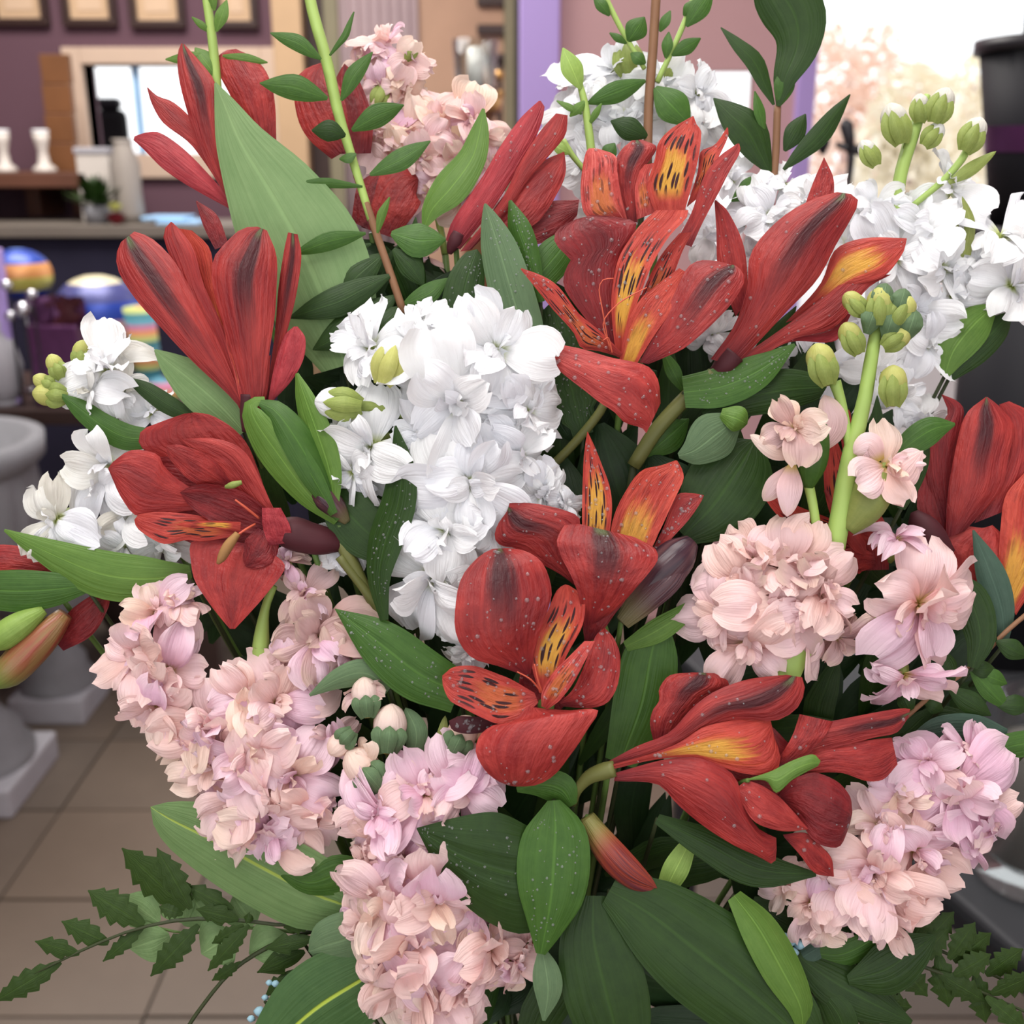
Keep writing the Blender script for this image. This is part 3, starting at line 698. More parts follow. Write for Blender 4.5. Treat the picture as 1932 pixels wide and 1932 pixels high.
# ---------------------------------------------------------------- the dark table, jar, buckets and ornament at the right
zk = 0.75
e0, e1 = G(1745, 1640, zk), G(1945, 1815, zk)
kt = thing('side_table', 'charcoal topped side table at the lower right', 'table', (0.8, 1.0, 0))
d = e1 - e0; d /= np.linalg.norm(d); n_ = np.array([-d[1], d[0], 0]); n_ = n_ if n_[0] > 0 else -n_
c0, c1 = e0 - d * 0.62, e1 + d * 0.10
top = [c0, c1, c1 + n_ * 0.9, c0 + n_ * 0.9]
vs = [np.array([p[0], p[1], zk]) for p in top] + [np.array([p[0], p[1], zk - 0.035]) for p in top]
o = obj('tabletop', mesh_from('tabletop', rel(np.array(vs), kt), [(0, 1, 2, 3), (7, 6, 5, 4), (0, 4, 5, 1), (1, 5, 6, 2), (2, 6, 7, 3), (3, 7, 4, 0)], M['charcoal_top'], None, False), kt)
md = o.modifiers.new('bevel', 'BEVEL'); md.width = 0.006; md.segments = 2
vs2 = [np.array([p[0], p[1], zk - 0.012]) - (n_ * 0.006) for p in (c0, c1)]
o = obj('edge_band', mesh_from('edge_band', rel(np.array(vs2 + [v - np.array([0, 0, 0.02]) for v in vs2]), kt), [(0, 1, 3, 2)], M['black_plastic'], None, False), kt)
for i in range(4):
    q = top[i] + (np.mean(top, axis=0) - top[i]) * 0.1
    box('leg', M['black_metal'], (q[0] - 0.02, q[0] + 0.02), (q[1] - 0.02, q[1] + 0.02), (0, zk - 0.035), kt)
q = G(1945, 1690, zk)
jr = thing('glass_jar', 'thick grey glass jar standing on the charcoal side table', 'jar', (float(q[0]) + 0.01, float(q[1]) + 0.03, zk))
lathe('body', M['clear_glass'], [(0, 0.002), (0.05, 0.002), (0.056, 0.012), (0.052, 0.03), (0.05, 0.18), (0.053, 0.2), (0.046, 0.2), (0.045, 0.03), (0, 0.022)], (0, 0, 0), jr, 32)
lathe('pebble_fill', M['grey_ceramic'], [(0, 0.024), (0.043, 0.032), (0.043, 0.15), (0.02, 0.16), (0, 0.158)], (0, 0, 0), jr, 24)
YB = 1.5
bxp = float(W(2010, 300, YB)[0])
def bz(py): return float(W(1950, py, YB)[2])
def bucket(label, z0, z1, r0, r1, band):
    b = thing('flower_bucket', label, 'bucket', (bxp, YB, z0), 'black flower buckets in a tower')
    h = z1 - z0
    lathe('bucket_wall', M['black_plastic'], [(0, 0), (r0, 0), (r1, h), (r1 * 0.94, h), (r0 * 0.93, 0.01)], (0, 0, 0), b, 40)
    lathe('rim', M['black_metal'], [(r1, h - 0.012), (r1 + 0.006, h - 0.012), (r1 + 0.006, h + 0.004), (r1 * 0.93, h + 0.004)], (0, 0, 0), b, 40)
    if band: lathe('band', M['plum_foil'], [(r0 + (r1 - r0) * band + 0.0015, h * band), (r0 + (r1 - r0) * (band + 0.14) + 0.0015, h * (band + 0.14))], (0, 0, 0), b, 40)
k1, k2 = bz(430), bz(80)
bucket('lowest black flower bucket of the tower, on the side table', zk, k1, 0.085, 0.105, 0.0)
bucket('middle black flower bucket with plum band, in the bright window', k1, k2, 0.082, 0.122, 0.42)
bucket('top black flower bucket at the upper right corner', k2, k2 + 0.3, 0.07, 0.09, 0.0)
# ornament of dark metal in front of the window
YO = 1.75
def oxy(px, py, r=None): return W(px, py, YO)
on = thing('garden_stake', 'dark metal cross shaped ornament stake in front of the window', 'ornament', (*oxy(1605, 400)[:2], 0))
def tubew(root, name, mat, pts, rr, n=8):
    vs, fs, uv = tube_mesh(name, pts, rr, None, n); return obj(name, mesh_from(name, rel(vs, root), fs, M[mat], uv), root)
base = oxy(1600, 420); base[2] = 0.0
tubew(on, 'rod', 'black_metal', [base, oxy(1598, 380), oxy(1606, 300), oxy(1604, 270)], [0.004, 0.004, 0.006, 0.006])
tubew(on, 'upper_arm', 'black_metal', [oxy(1605, 290), oxy(1602, 262), oxy(1597, 236), oxy(1592, 226)], [0.006, 0.009, 0.011, 0.005])
tubew(on, 'side_arm', 'black_metal', [oxy(1578, 272), oxy(1600, 280), oxy(1622, 284), oxy(1636, 280)], [0.004, 0.006, 0.009, 0.006])
lv = [oxy(1552, 300), oxy(1551, 258), oxy(1552, 226)]
tubew(on, 'leaf_blade', 'black_metal', [oxy(1553, 292), oxy(1552, 272), oxy(1551, 246), oxy(1551, 226)], [0.003, 0.012, 0.011, 0.003])
tubew(on, 'base_disc', 'black_metal', [base, base + np.array([0, 0, 0.02])], [0.09, 0.09], 24)

# ---------------------------------------------------------------- plant stand and vase under the bouquet
nk = P(*NECK)
NX, NY, NZ = [float(c) for c in nk]
VH = 0.21
ped = thing('plant_stand', 'small round dark wooden stand under the bouquet', 'stand', (NX, NY, 0))
lathe('top', M['dark_wood'], [(0, NZ - VH - 0.025), (0.13, NZ - VH - 0.025), (0.135, NZ - VH - 0.012), (0.13, NZ - VH), (0, NZ - VH)], (0, 0, 0), ped, 40)
lathe('column', M['dark_wood'], [(0, 0), (0.12, 0), (0.11, 0.03), (0.03, 0.07), (0.025, 0.5), (0.03, NZ - VH - 0.025)], (0, 0, 0), ped, 24)
va = thing('vase', 'clear glass vase holding the whole bouquet', 'vase', (NX, NY, NZ - VH))
lathe('glass', M['clear_glass'], [(0, 0.001), (0.04, 0.001), (0.05, 0.02), (0.045, 0.1), (0.04, 0.16), (0.058, VH), (0.055, VH), (0.037, 0.16), (0.041, 0.1), (0.044, 0.02), (0, 0.012)], (0, 0, 0), va, 40)
# ---------------------------------------------------------------- the red alstroemeria blooms
c1 = (980, 360, .2432); c2 = (820, 800, .3624); c3 = (190, 740, .2536); c4 = (1130, 1240, .3157); c5 = (1050, 200, .1915); c6 = (1380, 640, .3158)
q1 = (0, 0, .3623); q2 = (600, 0, .3623); q3 = (1232, 0, .3623); q4 = (0, 600, .3623); q5 = (600, 600, .3623); q6 = (1232, 600, .3623)
q7 = (0, 1232, .3623); q8 = (600, 1232, .3623); q9 = (1232, 1232, .3623)

def bloom(label, x, y, z, group='red alstroemeria blooms', stem=True, r=7, mat='stem_green', back=150):
    t = thing('alstroemeria', label, 'flower', P(x, y, z), group)
    if stem: stem_to_vase(t, x, y, z, r, mat, back)
    return t

ICO = None
def droplets(root, n, rmin=1.7, rmax=4.6, label=None):
    """water drops lying on the petals of a bloom, one mesh of many low domes"""
    g = random.Random(len(root.name) * 13 + n); parts = []
    bl = BLADES.get(root.name, [])
    ar = [np.linalg.norm(b[-1, b.shape[1] // 2] - b[0, b.shape[1] // 2]) for b in bl]
    for k in range(n):
        b = g.choices(bl, ar)[0]; i = g.randrange(2, b.shape[0] - 2); j = g.randrange(1, b.shape[1] - 2); fu, fv = g.random(), g.random()
        p = (b[i, j] * (1 - fu) + b[i + 1, j] * fu) * (1 - fv) + (b[i, j + 1] * (1 - fu) + b[i + 1, j + 1] * fu) * fv
        nn = np.cross(b[i + 1, j] - b[i, j], b[i, j + 1] - b[i, j]); l = np.linalg.norm(nn)
        if l < 1e-12: continue
        nn /= l
        if nn.dot(FWD) > 0: nn = -nn
        r = (rmin + (rmax - rmin) * g.random() ** 2.5) * PX
        a = np.cross(nn, [0.2, 0.3, 0.9]); a /= np.linalg.norm(a); c = np.cross(nn, a)
        vs = []
        for rad, h in ((1.0, 0.02), (0.8, 0.42), (0.42, 0.66)):
            for q in range(6):
                th = q * 1.0472; vs.append(p + nn * r * h + (a * math.cos(th) + c * math.sin(th)) * r * rad)
        vs.append(p + nn * r * 0.72)
        fs = [(e * 6 + q, e * 6 + (q + 1) % 6, e * 6 + 6 + (q + 1) % 6, e * 6 + 6 + q) for e in range(2) for q in range(6)] + [(12 + q, 12 + (q + 1) % 6, 18) for q in range(6)]
        parts.append((np.array(vs), fs))
    if not parts: return
    vs = np.concatenate([p[0] for p in parts]); off = 0; fs = []
    for p in parts: fs += [tuple(i + off for i in f) for f in p[1]]; off += len(p[0])
    o = obj('water_droplets', mesh_from('water_droplets', rel(vs, root), fs, M['water']), root); o['kind'] = 'stuff'
    return o

# A: the lowest central bloom, open to the viewer
A = bloom('open red bloom facing the viewer, front and centre, below the white stock', 1030, 1330, 70)
E(A, 'petal', 'red_stripe', "470,1310 330,1260 200,1220 120,1120 105,980 140,800 230,690 300,650", "500,1300 530,1150 560,1050 600,930 610,860 560,720 470,660 380,645", 85, 85, 45, .18, -.1, .03, c2)
E(A, 'petal', 'inner_yellow', "545,1400 500,1230 510,1110 580,990 640,860 680,835", "610,1400 690,1200 765,1060 785,950 770,890 700,840", 88, 80, 8, -.2, .1, .03, c2)
E(A, 'petal', 'red', "650,1450 720,1380 790,1230 840,1100 880,1065", "670,1470 800,1480 900,1450 955,1350 965,1200 930,1110 890,1065", 92, 70, 22, .25, .15, .03, c2)
E(A, 'petal', 'inner_pale', "555,1470 560,1390 620,1290 700,1210 780,1130", "590,1485 650,1440 720,1350 790,1220 835,1130", 108, 126, 18, .2, .3, .03, c2)
E(A, 'petal', 'inner_red', "520,1400 400,1330 300,1290 210,1260 100,1265 40,1310", "540,1450 450,1530 340,1560 270,1540 150,1480 80,1440 45,1370 40,1330", 95, 78, 18, -.1, .1, .04, c2)
E(A, 'petal', 'red_bright', "480,1470 400,1550 300,1570 230,1630 215,1710 260,1800 330,1860 400,1885", "560,1480 700,1490 850,1490 790,1600 710,1720 620,1830 530,1880 430,1888", 98, 96, 36, .25, 0, .03, c2)
S(A, 'petal', 'maroon', "330,1555,60 200,1568,90 110,1560,80 75,1545,30", 62, 55, 8, .3, 0, 0, .2, c2, label='dark green tipped petal end')
for s in ("560,1400,4,100 500,1330,4,128 430,1290,3,140", "570,1420,4,100 540,1340,4,130 520,1250,3,140"): T(A, 'stamen', 'filament', s, c2)
T(A, 'ovary', 'stem_green', "1030,1330,16,70 1034,1350,15,20 1036,1370,10,-40")
S(A, 'petal', 'red_deep', "640,1500,150 570,1420,190 500,1340,150 450,1290,60", 66, 70, 0, -.2, 0, .03, .2, c2)
droplets(A, 230)

# B: behind A, its petals standing up
B = bloom('red bloom with upright yellow throated petals just behind the front central bloom', 1125, 1180, 30)
E(B, 'petal', 'red_stripe', "740,850 650,780 540,720 430,650 340,630 312,590 330,520 375,460", "760,840 725,740 745,580 755,490 680,450 560,420 450,408 390,412", 42, 55, 14, .2, .2, .03, c2)
E(B, 'petal', 'inner_yellow', "770,680 768,450 775,200 785,100 795,40", "890,680 922,480 915,340 870,210 830,110 797,40", 26, -10, 6, -.15, .2, .02, c2)
E(B, 'petal', 'inner_orange', "900,700 930,490 1000,340 1080,240 1180,215 1250,190", "1110,690 1180,540 1240,410 1295,290 1290,240 1262,190", 26, 0, 12, -.1, -.1, .03, c2)
E(B, 'petal', 'red', "1110,700 1190,540 1260,370 1340,360 1400,370", "1150,690 1230,600 1330,490 1390,400 1402,372", 10, -12, 5, .1, .2, .02, c2)
E(B, 'petal', 'red_stripe', "780,1060 742,870 690,750 645,660 640,590 690,505", "850,1030 960,950 1090,805 1160,710 1150,650 1040,588", 58, 70, 46, .16, 0, .03, c2)
E(B, 'petal', 'red_deep', "780,1130 770,1010 800,900 830,860", "850,1120 930,1000 1000,900 960,850", 46, 50, 6, .2, 0, .02, c2)
T(B, 'ovary', 'stem_green', "1125,1170,14,34 1135,1195,15,20 1140,1215,9,0")
droplets(B, 154)

# C: the large upper right bloom
Cb = bloom('large red bloom with golden striped throat and drooping lower petal, right of the white stock', 1180, 680, -30)
E(Cb, 'petal', 'red_deep', "720,1270 520,1000 370,800 340,700 360,600 400,540 300,440 265,360 320,280 440,220", "770,1260 740,900 760,600 810,450 890,330 910,250 770,205 560,188", -34, -22, 8, .1, -.15, .05, c1)
E(Cb, 'petal', 'inner_red', "830,1150 930,850 1030,620 1120,470 1240,330", "980,900 1100,800 1190,660 1265,470 1340,320", -26, -34, 6, .1, -.2, .03, c1)
E(Cb, 'petal', 'inner_yellow', "755,1290 725,1080 712,850 730,680 770,520 850,380 950,250 1060,150", "805,1300 850,1050 940,800 1000,640 1080,480 1180,330 1290,220 1310,150", -18, -16, 14, -.15, .15, .03, c1)
E(Cb, 'petal', 'inner_orange', "775,1310 830,1050 930,850 1080,720 1240,600", "915,1335 1040,1130 1150,970 1230,800 1310,640", -10, -10, 18, -.1, .1, .03, c1)
E(Cb, 'petal', 'red_stripe', "930,1330 1050,1100 1200,800 1300,600 1400,540 1530,545 1640,570", "1000,1345 1110,1300 1280,1220 1480,1050 1650,870 1740,720 1740,640 1680,580", -8, -4, 22, .2, .2, .03, c1)
E(Cb, 'petal', 'inner_red', "780,1290 600,1240 480,1220 420,1100 250,910 130,760 10,610", "800,1260 640,1100 470,960 400,870 300,740 180,660 15,600", -10, 10, 12, .15, .2, .04, c1)
E(Cb, 'petal', 'red_bright', "190,1230 260,1180 350,1200 500,1230 700,1290 900,1330 1010,1370 1080,1480 1095,1650", "190,1262 260,1350 350,1430 480,1530 620,1640 740,1720 820,1800 950,1840 985,1880", 12, 24, 26, .3, .15, .03, c1)
for s in ("700,1240,5,0 640,900,5,30 618,760,4,36 650,690,4,40 730,680,4,42", "720,1250,5,10 650,1030,5,30 750,890,5,40 870,810,5,44 990,750,4,46", "720,1260,5,10 690,1140,4,24 650,1160,4,30"): T(Cb, 'stamen', 'filament', s, c1)
T(Cb, 'ovary', 'stem_olive', "1195,680,14,-26 1205,705,15,-40 1210,730,9,-60")
droplets(Cb, 224)

# D: above and behind C
Db = bloom('red bloom with black streaked golden throat, highest of the right hand red blooms', 1240, 450, -90)
E(Db, 'petal', 'inner_pale', "570,1130 300,1090 240,900 250,650 300,430 360,415", "700,1130 640,900 600,650 580,490 410,420", -78, -84, 12, .2, .1, .03, c5)
E(Db, 'petal', 'red_stripe', "690,1130 610,850 580,560 640,430 740,340", "800,1150 790,800 840,640 930,520 985,400 840,330", -90, -96, 8, .25, 0, .02, c5)
E(Db, 'petal', 'inner_pale', "790,1120 775,800 840,580", "970,1050 910,700 965,560", -80, -86, 6, .1, 0, .02, c5)
E(Db, 'petal', 'inner_red', "1280,1000 1390,650 1420,450 1560,380 1680,210", "1400,900 1500,700 1600,500 1690,300 1690,215", -84, -96, 5, .1, .2, .02, c5)
E(Db, 'petal', 'red', "1180,1330 1330,1050 1450,700 1600,500 1780,370", "1330,1390 1450,1130 1600,850 1700,650 1810,450 1800,370", -70, -88, 10, .25, .3, .02, c5)
E(Db, 'petal', 'inner_yellow', "980,1080 895,800 970,520 1000,370 1120,230 1250,150 1340,100", "1260,1050 1340,750 1400,500 1425,250 1380,180 1350,100", -72, -80, 14, -.12, 0, .03, c5)
droplets(Db, 49)

# E: the trumpet at the right
Eb = bloom('red trumpet shaped bloom seen from outside, right of the golden throated bloom', 1365, 692, -70)
E(Eb, 'petal', 'red', "780,1100 830,960 890,820", "940,1060 940,930 892,820", -90, -104, 0, .2, 0, .01, q3)
E(Eb, 'petal', 'red', "430,1650 340,1400 330,1200 320,1050", "500,1560 475,1290 390,1100 325,1040", -80, -92, 4, .2, .2, .02, q3)
E(Eb, 'petal', 'inner_gold', "690,1680 870,1480 950,1300 1100,1240 1320,1240", "760,1660 1000,1500 1200,1440 1300,1320 1322,1245", -76, -78, 8, .1, .1, .02, q3)
E(Eb, 'petal', 'red', "400,1900 700,1690 900,1540 1050,1430 1200,1430", "480,1910 720,1770 950,1700 1120,1500 1240,1430", -66, -78, 12, .2, .1, .02, q3)
E(Eb, 'petal', 'red_pink', "470,1900 700,1720 850,1690 1000,1620", "530,1870 720,1780 950,1775 1030,1640", -70, -80, 6, .2, .1, .02, q3)
E(Eb, 'petal', 'red_stripe', "300,1870 420,1700 490,1500 500,1350 560,1240 700,1110 850,1030 960,1000", "430,1910 690,1630 860,1450 950,1280 1020,1160 1070,1050 1030,1010", -62, -50, 24, .35, 0, .02, q3)
T(Eb, 'ovary', 'maroon', "1385,668,24,-62 1366,690,22,-66 1350,704,14,-74 1340,716,9,-90")
droplets(Eb, 56)

# F: the slanting bloom behind the sprig
Fb = bloom('slender red bloom slanting up to the right in front of the lavender post', 860, 465, -140)
E(Fb, 'petal', 'red_deep', "850,1280 1050,1110 1200,1050 1360,1040", "950,1290 1130,1275 1260,1225 1350,1120", -134, -140, 6, .2, 0, .04, q2)
E(Fb, 'petal', 'red', "800,1250 1000,980 1150,850 1280,790", "1000,1250 1150,1150 1250,1000 1290,900 1285,800", -126, -126, 10, .2, 0, .04, q2)
E(Fb, 'petal', 'red_pink', "665,1250 700,1150 850,930 950,760 1050,620 1110,560 1150,525", "740,1300 900,1100 1000,950 1080,820 1150,680 1180,560 1160,525", -124, -128, 12, .35, 0, .02, q2)
E(Fb, 'petal', 'red', "740,1310 950,1050 1050,850 1160,680 1240,590", "800,1300 1000,1080 1100,930 1230,780 1290,700 1300,600", -114, -118, 12, .35, 0, .02, q2)
T(Fb, 'ovary', 'maroon', "735,1215,40,-124 715,1255,44,-126 695,1290,30,-130 685,1320,14,-136", q2)
droplets(Fb, 35)

# G: the upright bloom at the left
Gb = bloom('tall upright red bloom with dark striped petals at the left above the wide open bloom', 462, 790, -60)
E(Gb, 'petal', 'red_deep', "1120,1300 1060,1180 1020,1050", "1190,1270 1130,1120 1025,1045", -96, -108, 0, .2, 0, .02, q1)
E(Gb, 'petal', 'inner_orange', "1210,1980 1080,1650 985,1400 940,1250 930,1190", "1250,1970 1160,1650 1115,1430 1090,1290 1000,1200", -74, -84, -6, -.1, 0, .02, q1)
E(Gb, 'petal', 'red_stripe', "1380,2080 1430,1750 1450,1500 1480,1300 1500,1210", "1420,2080 1490,1750 1540,1550 1570,1330 1550,1220", -66, -74, 8, .3, .1, .02, q1)
E(Gb, 'petal', 'red_stripe', "1285,2210 1230,2100 1000,1880 850,1720 700,1550 620,1420 605,1330 630,1260", "1300,2200 1265,2090 1130,1760 980,1480 900,1350 790,1240 700,1205", -56, -56, 20, .3, -.1, .02, q1)
E(Gb, 'petal', 'red', "1290,2200 1235,2090 1100,1850 980,1600 910,1400 850,1230 870,1170 890,1155", "1300,2200 1280,2090 1160,1700 1060,1480 1010,1300 950,1210 900,1160", -58, -64, 10, .25, 0, .02, q1)
E(Gb, 'petal', 'red_stripe', "1290,2210 1270,2080 1180,1750 1110,1500 1110,1350 1180,1260 1260,1190 1340,1180", "1320,2190 1370,2080 1400,1850 1430,1650 1440,1500 1440,1330 1390,1200", -50, -52, 20, .28, 0, .02, q1)
E(Gb, 'petal', 'red_pink', "1390,2120 1430,1900 1480,1750 1530,1700", "1430,2080 1520,1980 1580,1870 1590,1760 1550,1700", -48, -56, 8, .2, .1, .02, q1)
E(Gb, 'petal', 'inner_pale', "1260,2140 1220,1950 1180,1800 1160,1680", "1310,2130 1280,1950 1230,1820 1175,1690", -46, -54, 4, .2, 0, .01, q1)
E(Gb, 'petal', 'red', "1275,2210 1240,2080 1190,1900", "1315,2200 1385,2070 1410,1850", -56, -56, 8, .35, 0, 0, q1)
T(Gb, 'ovary', 'maroon', "470,745,18,-52 468,785,16,-54 465,815,9,-60")

# H: the lower left open bloom
H = bloom('wide open red bloom tilted left, over the white stock at the left', 590, 1035, -30)
E(H, 'petal', 'red', "1150,1000 700,720 420,480 290,400 300,290 450,220 620,160", "1300,1000 1240,800 1180,600 1080,370 960,250 820,170 700,150", -44, -16, -14, .15, 0, .03, c3)
E(H, 'petal', 'red_bright', "1180,900 900,600 720,470 600,350", "1380,1000 1280,850 1190,650 1060,430 860,345 640,345", -32, 6, 6, .2, .2, .02, c3)
E(H, 'petal', 'red', "1000,950 720,880 520,900 270,920 150,780 90,650 55,570", "1000,880 620,680 480,560 420,460 230,430 90,520 60,560", -36, 14, 6, .2, .1, .02, c3)
E(H, 'petal', 'inner_red', "1050,1060 760,1110 640,1100 480,1130 380,1090 270,1010 250,950", "1050,980 800,930 600,900 400,890 280,910", -30, 4, 6, .1, 0, .03, c3)
E(H, 'petal', 'red', "950,1100 680,1110 670,1250 700,1400 800,1560 900,1690 960,1760", "1200,1150 1370,1290 1250,1480 1130,1620 1000,1760", -28, 0, 14, -.1, .1, .02, c3, ridge=-.12)
E(H, 'petal', 'red_deep', "1250,950 900,620 600,490 380,480", "1250,1080 900,1180 640,1110 380,960", -52, -34, 0, 0, 0, .03, c3)
S(H, 'petal', 'red_deep', "1230,980,180 1000,880,300 760,790,230 590,745,60", -26, 4, 6, -.2, .2, .05, .15, c3)
S(H, 'petal', 'red', "960,700,60 760,580,230 560,450,140 490,400,50", -24, 10, 8, .2, .2, .06, .15, c3)
E(H, 'petal', 'red_pink', "1250,1140 1205,1000 1200,860", "1420,1120 1410,1000 1340,860", -2, 8, 6, .1, .1, .05, c3)
S(H, 'petal', 'red_deep', "1250,1050,180 1180,1180,260 1080,1300,80", -16, -4, 6, .1, .1, .05, .15, c3)
S(H, 'petal', 'inner_yellow', "1040,1000,70 820,985,56 640,985,40 560,985,16", -4, 16, 4, .2, 0, 0, .2, c3)
T(H, 'stamen', 'filament', "1150,980,9,-10 1080,1020,9,12 1020,1060,7,20", c3)
T(H, 'anther', 'anther', "1020,1050,24,20 950,1140,40,26 900,1230,34,26 870,1275,12,24", c3)
T(H, 'stamen', 'filament', "1180,940,9,-10 1080,860,9,12 1000,800,7,20", c3)
T(H, 'anther', 'bud_green', "930,705,14,16 980,690,26,22 1050,670,16,20", c3)
T(H, 'flower_tube', 'maroon', "1330,1040,100,-24 1430,1050,128,-22 1550,1085,122,-24 1680,1110,104,-30 1790,1140,50,-36", c3, sides=12)
T(H, 'ovary', 'stem_olive', "636,1015,8,-30 655,1045,14,-34 680,1090,11,-40 720,1180,9,-60 760,1260,9,-110")

# I: top left, half hidden by the big leaf
Ib = bloom('red bloom at the top left, half hidden behind the big pale leaf', 440, 390, -200)
E(Ib, 'petal', 'red', "1300,760 1200,500 1140,380 1140,290 1180,260", "1440,760 1430,520 1390,380 1320,300 1230,255", -214, -220, 10, .3, .1, .02, q1)
E(Ib, 'petal', 'red', "1200,1050 1000,760 850,640 790,540 765,455", "1200,1000 1100,750 1000,620 900,530 820,500 770,455", -200, -204, 8, .2, 0, .02, q1)
E(Ib, 'petal', 'red_pink', "1220,1100 1000,980 850,880 750,780 695,730", "1220,1060 1080,900 950,770 830,690 760,690 700,710", -194, -190, 10, .25, 0, .02, q1)
E(Ib, 'petal', 'red_stripe', "1210,1080 1050,800 980,600 930,400 925,280 945,225", "1225,1080 1180,850 1140,600 1120,430 1050,330 960,230", -190, -200, 12, .3, 0, .02, q1)
Jb = bloom('partly hidden red bloom behind the green sprig at the top left', 700, 440, -280)
S(Jb, 'petal', 'red', "660,280,80 625,220,120 600,160,90 608,118,30", -280, -290, 6, .3, 0, .02, .2)
S(Jb, 'petal', 'red_deep', "670,290,60 668,230,70 655,160,50 650,120,14", -276, -286, 6, .3, 0, .02, .2)
S(Jb, 'petal', 'red', "715,440,70 735,385,100 765,345,90 790,335,40", -270, -280, 8, .3, .2, .02, .25)
S(Jb, 'petal', 'red_deep', "690,430,60 715,370,90 722,325,60", -274, -284, 6, .2, 0, .02, .25)

# K: lower right, on its side
K = bloom('red bloom lying on its side with yellow patch, lower right', 1148, 1452, 70)
E(K, 'petal', 'red_stripe', "330,520 305,400 320,320 360,260 360,190 420,110 560,90", "430,490 530,370 650,240 770,190 770,140 690,95", 56, 50, 8, .3, 0, .03, c4)
E(K, 'petal', 'red_stripe', "1130,560 1200,420 1400,380 1650,330 1810,305 1860,310", "1150,620 1400,545 1650,480 1780,450 1850,360", 72, 60, 10, .25, 0, .03, c4)
E(K, 'petal', 'red', "1140,640 1330,540 1500,510 1650,490 1750,480", "1200,700 1440,690 1600,740 1700,730 1785,640", 66, 58, 12, .2, 0, .03, c4)
E(K, 'petal', 'red', "1050,640 1150,480 1200,340", "1180,640 1330,500 1400,385", 84, 78, 10, .2, 0, .06, c4)
E(K, 'petal', 'red_deep', "1060,840 1150,740 1280,690 1420,740 1500,830 1515,930", "1070,850 1180,950 1270,1080 1350,1130 1440,1130 1500,1000", 74, 78, 20, .2, 0, .03, c4)
E(K, 'petal', 'red', "1100,1060 1240,1050 1330,1130 1390,1200 1405,1310", "1110,1080 1200,1180 1290,1290 1400,1312", 78, 70, 10, .2, 0, .03, c4)
E(K, 'petal', 'red_deep', "620,520 800,440 1000,400 1140,520", "620,640 850,800 1080,900 1220,760", 76, 70, 0, .1, 0, .03, c4)
E(K, 'petal', 'red_stripe', "60,620 230,530 420,450 560,300 700,200 900,130 1120,105", "60,650 400,580 620,460 840,370 1050,380 1180,310 1230,200 1215,120", 84, 92, 22, .3, 0, .03, c4)
E(K, 'petal', 'inner_gold', "80,640 300,580 480,510 620,420 780,380 1020,350", "80,670 350,610 600,600 740,660 900,700 1050,690 1085,600 1050,480", 94, 100, 22, .15, 0, .02, c4)
E(K, 'petal', 'red', "100,690 400,610 600,600 800,700 880,900 950,1020 1060,1080", "90,740 350,760 470,880 600,990 780,1110 950,1190 1045,1235 1062,1150", 92, 96, 22, .3, 0, .03, c4)
E(K, 'petal', 'red_bright', "820,780 900,740 1060,820 1160,920 1250,1025", "830,810 870,900 940,990 1100,1040 1245,1030", 112, 112, 10, .25, .1, .03, c4)
T(K, 'ovary', 'stem_olive', "1160,1450,15,92 1140,1455,16,86 1112,1466,13,76 1090,1490,9,62 1080,1515,9,40", sides=10)
droplets(K, 91)

# L and M: at the right edge
Lb = bloom('large red bloom at the right edge with dark central stripe', 1800, 1060, -150)
E(Lb, 'petal', 'red_deep', "1290,1250 1120,1050 1120,880 1170,740 1250,640", "1400,1300 1420,1000 1380,800 1340,600", -164, -160, 4, .1, 0, .03, c6)
E(Lb, 'petal', 'red_deep', "1260,1150 1170,850 1165,600 1290,450 1255,330", "1330,900 1350,650 1390,430 1350,370 1258,330", -158, -164, 6, .25, 0, .02, c6)
E(Lb, 'petal', 'red', "1450,1100 1620,750 1640,550 1600,390", "1700,1000 1800,700 1790,450 1660,370", -156, -160, 6, .25, 0, .02, c6)
E(Lb, 'petal', 'red_bright', "1290,1350 1250,1180 1400,1120 1500,1130", "1560,1550 1640,1400 1640,1200 1560,1110", -154, -150, 6, .15, 0, .02, c6)
E(Lb, 'petal', 'inner_orange', "1590,1420 1610,1100 1640,930 1748,800", "1700,1650 1900,1300 1900,1000 1850,800", -144, -140, 10, .15, 0, .02, c6)
E(Lb, 'petal', 'red_stripe', "1280,1190 1290,950 1330,700 1400,450 1520,345", "1390,1150 1610,900 1655,700 1690,520 1600,400 1530,345", -140, -144, 16, .3, 0, .02, c6)
T(Lb, 'bud', 'maroon', "1775,1050,30,-128 1750,1010,34,-124 1735,985,26,-126 1725,965,8,-130", sides=12)
Mb = bloom('streaked red bloom behind the pink stock stem at the right', 1620, 1060, -60)
S(Mb, 'petal', 'inner_red', "880,1260,90 600,1140,120 350,1040,120 160,870,30", -64, -56, 6, -.1, 0, .03, .1, c6)
S(Mb, 'petal', 'inner_red', "720,1250,90 640,950,150 610,700,110 600,560,20", -76, -84, 4, -.1, 0, .03, .1, c6)
S(Mb, 'petal', 'red', "860,1380,160 850,1150,170 800,960,50", -68, -78, 6, .2, 0, .03, .2, c6)
S(Mb, 'petal', 'red', "860,1320,80 720,1330,170 690,1420,110", -56, -50, 6, .2, 0, .03, .25, c6)
S(Mb, 'petal', 'red_bright', "560,900,20 650,1080,60 760,1230,90 800,1290,20", -52, -46, 4, .3, .2, .03, .1, c6)
S(Mb, 'petal', 'red', "700,700,60 690,560,70 700,420,20", -84, -90, 2, .2, 0, .02, .1, c6)

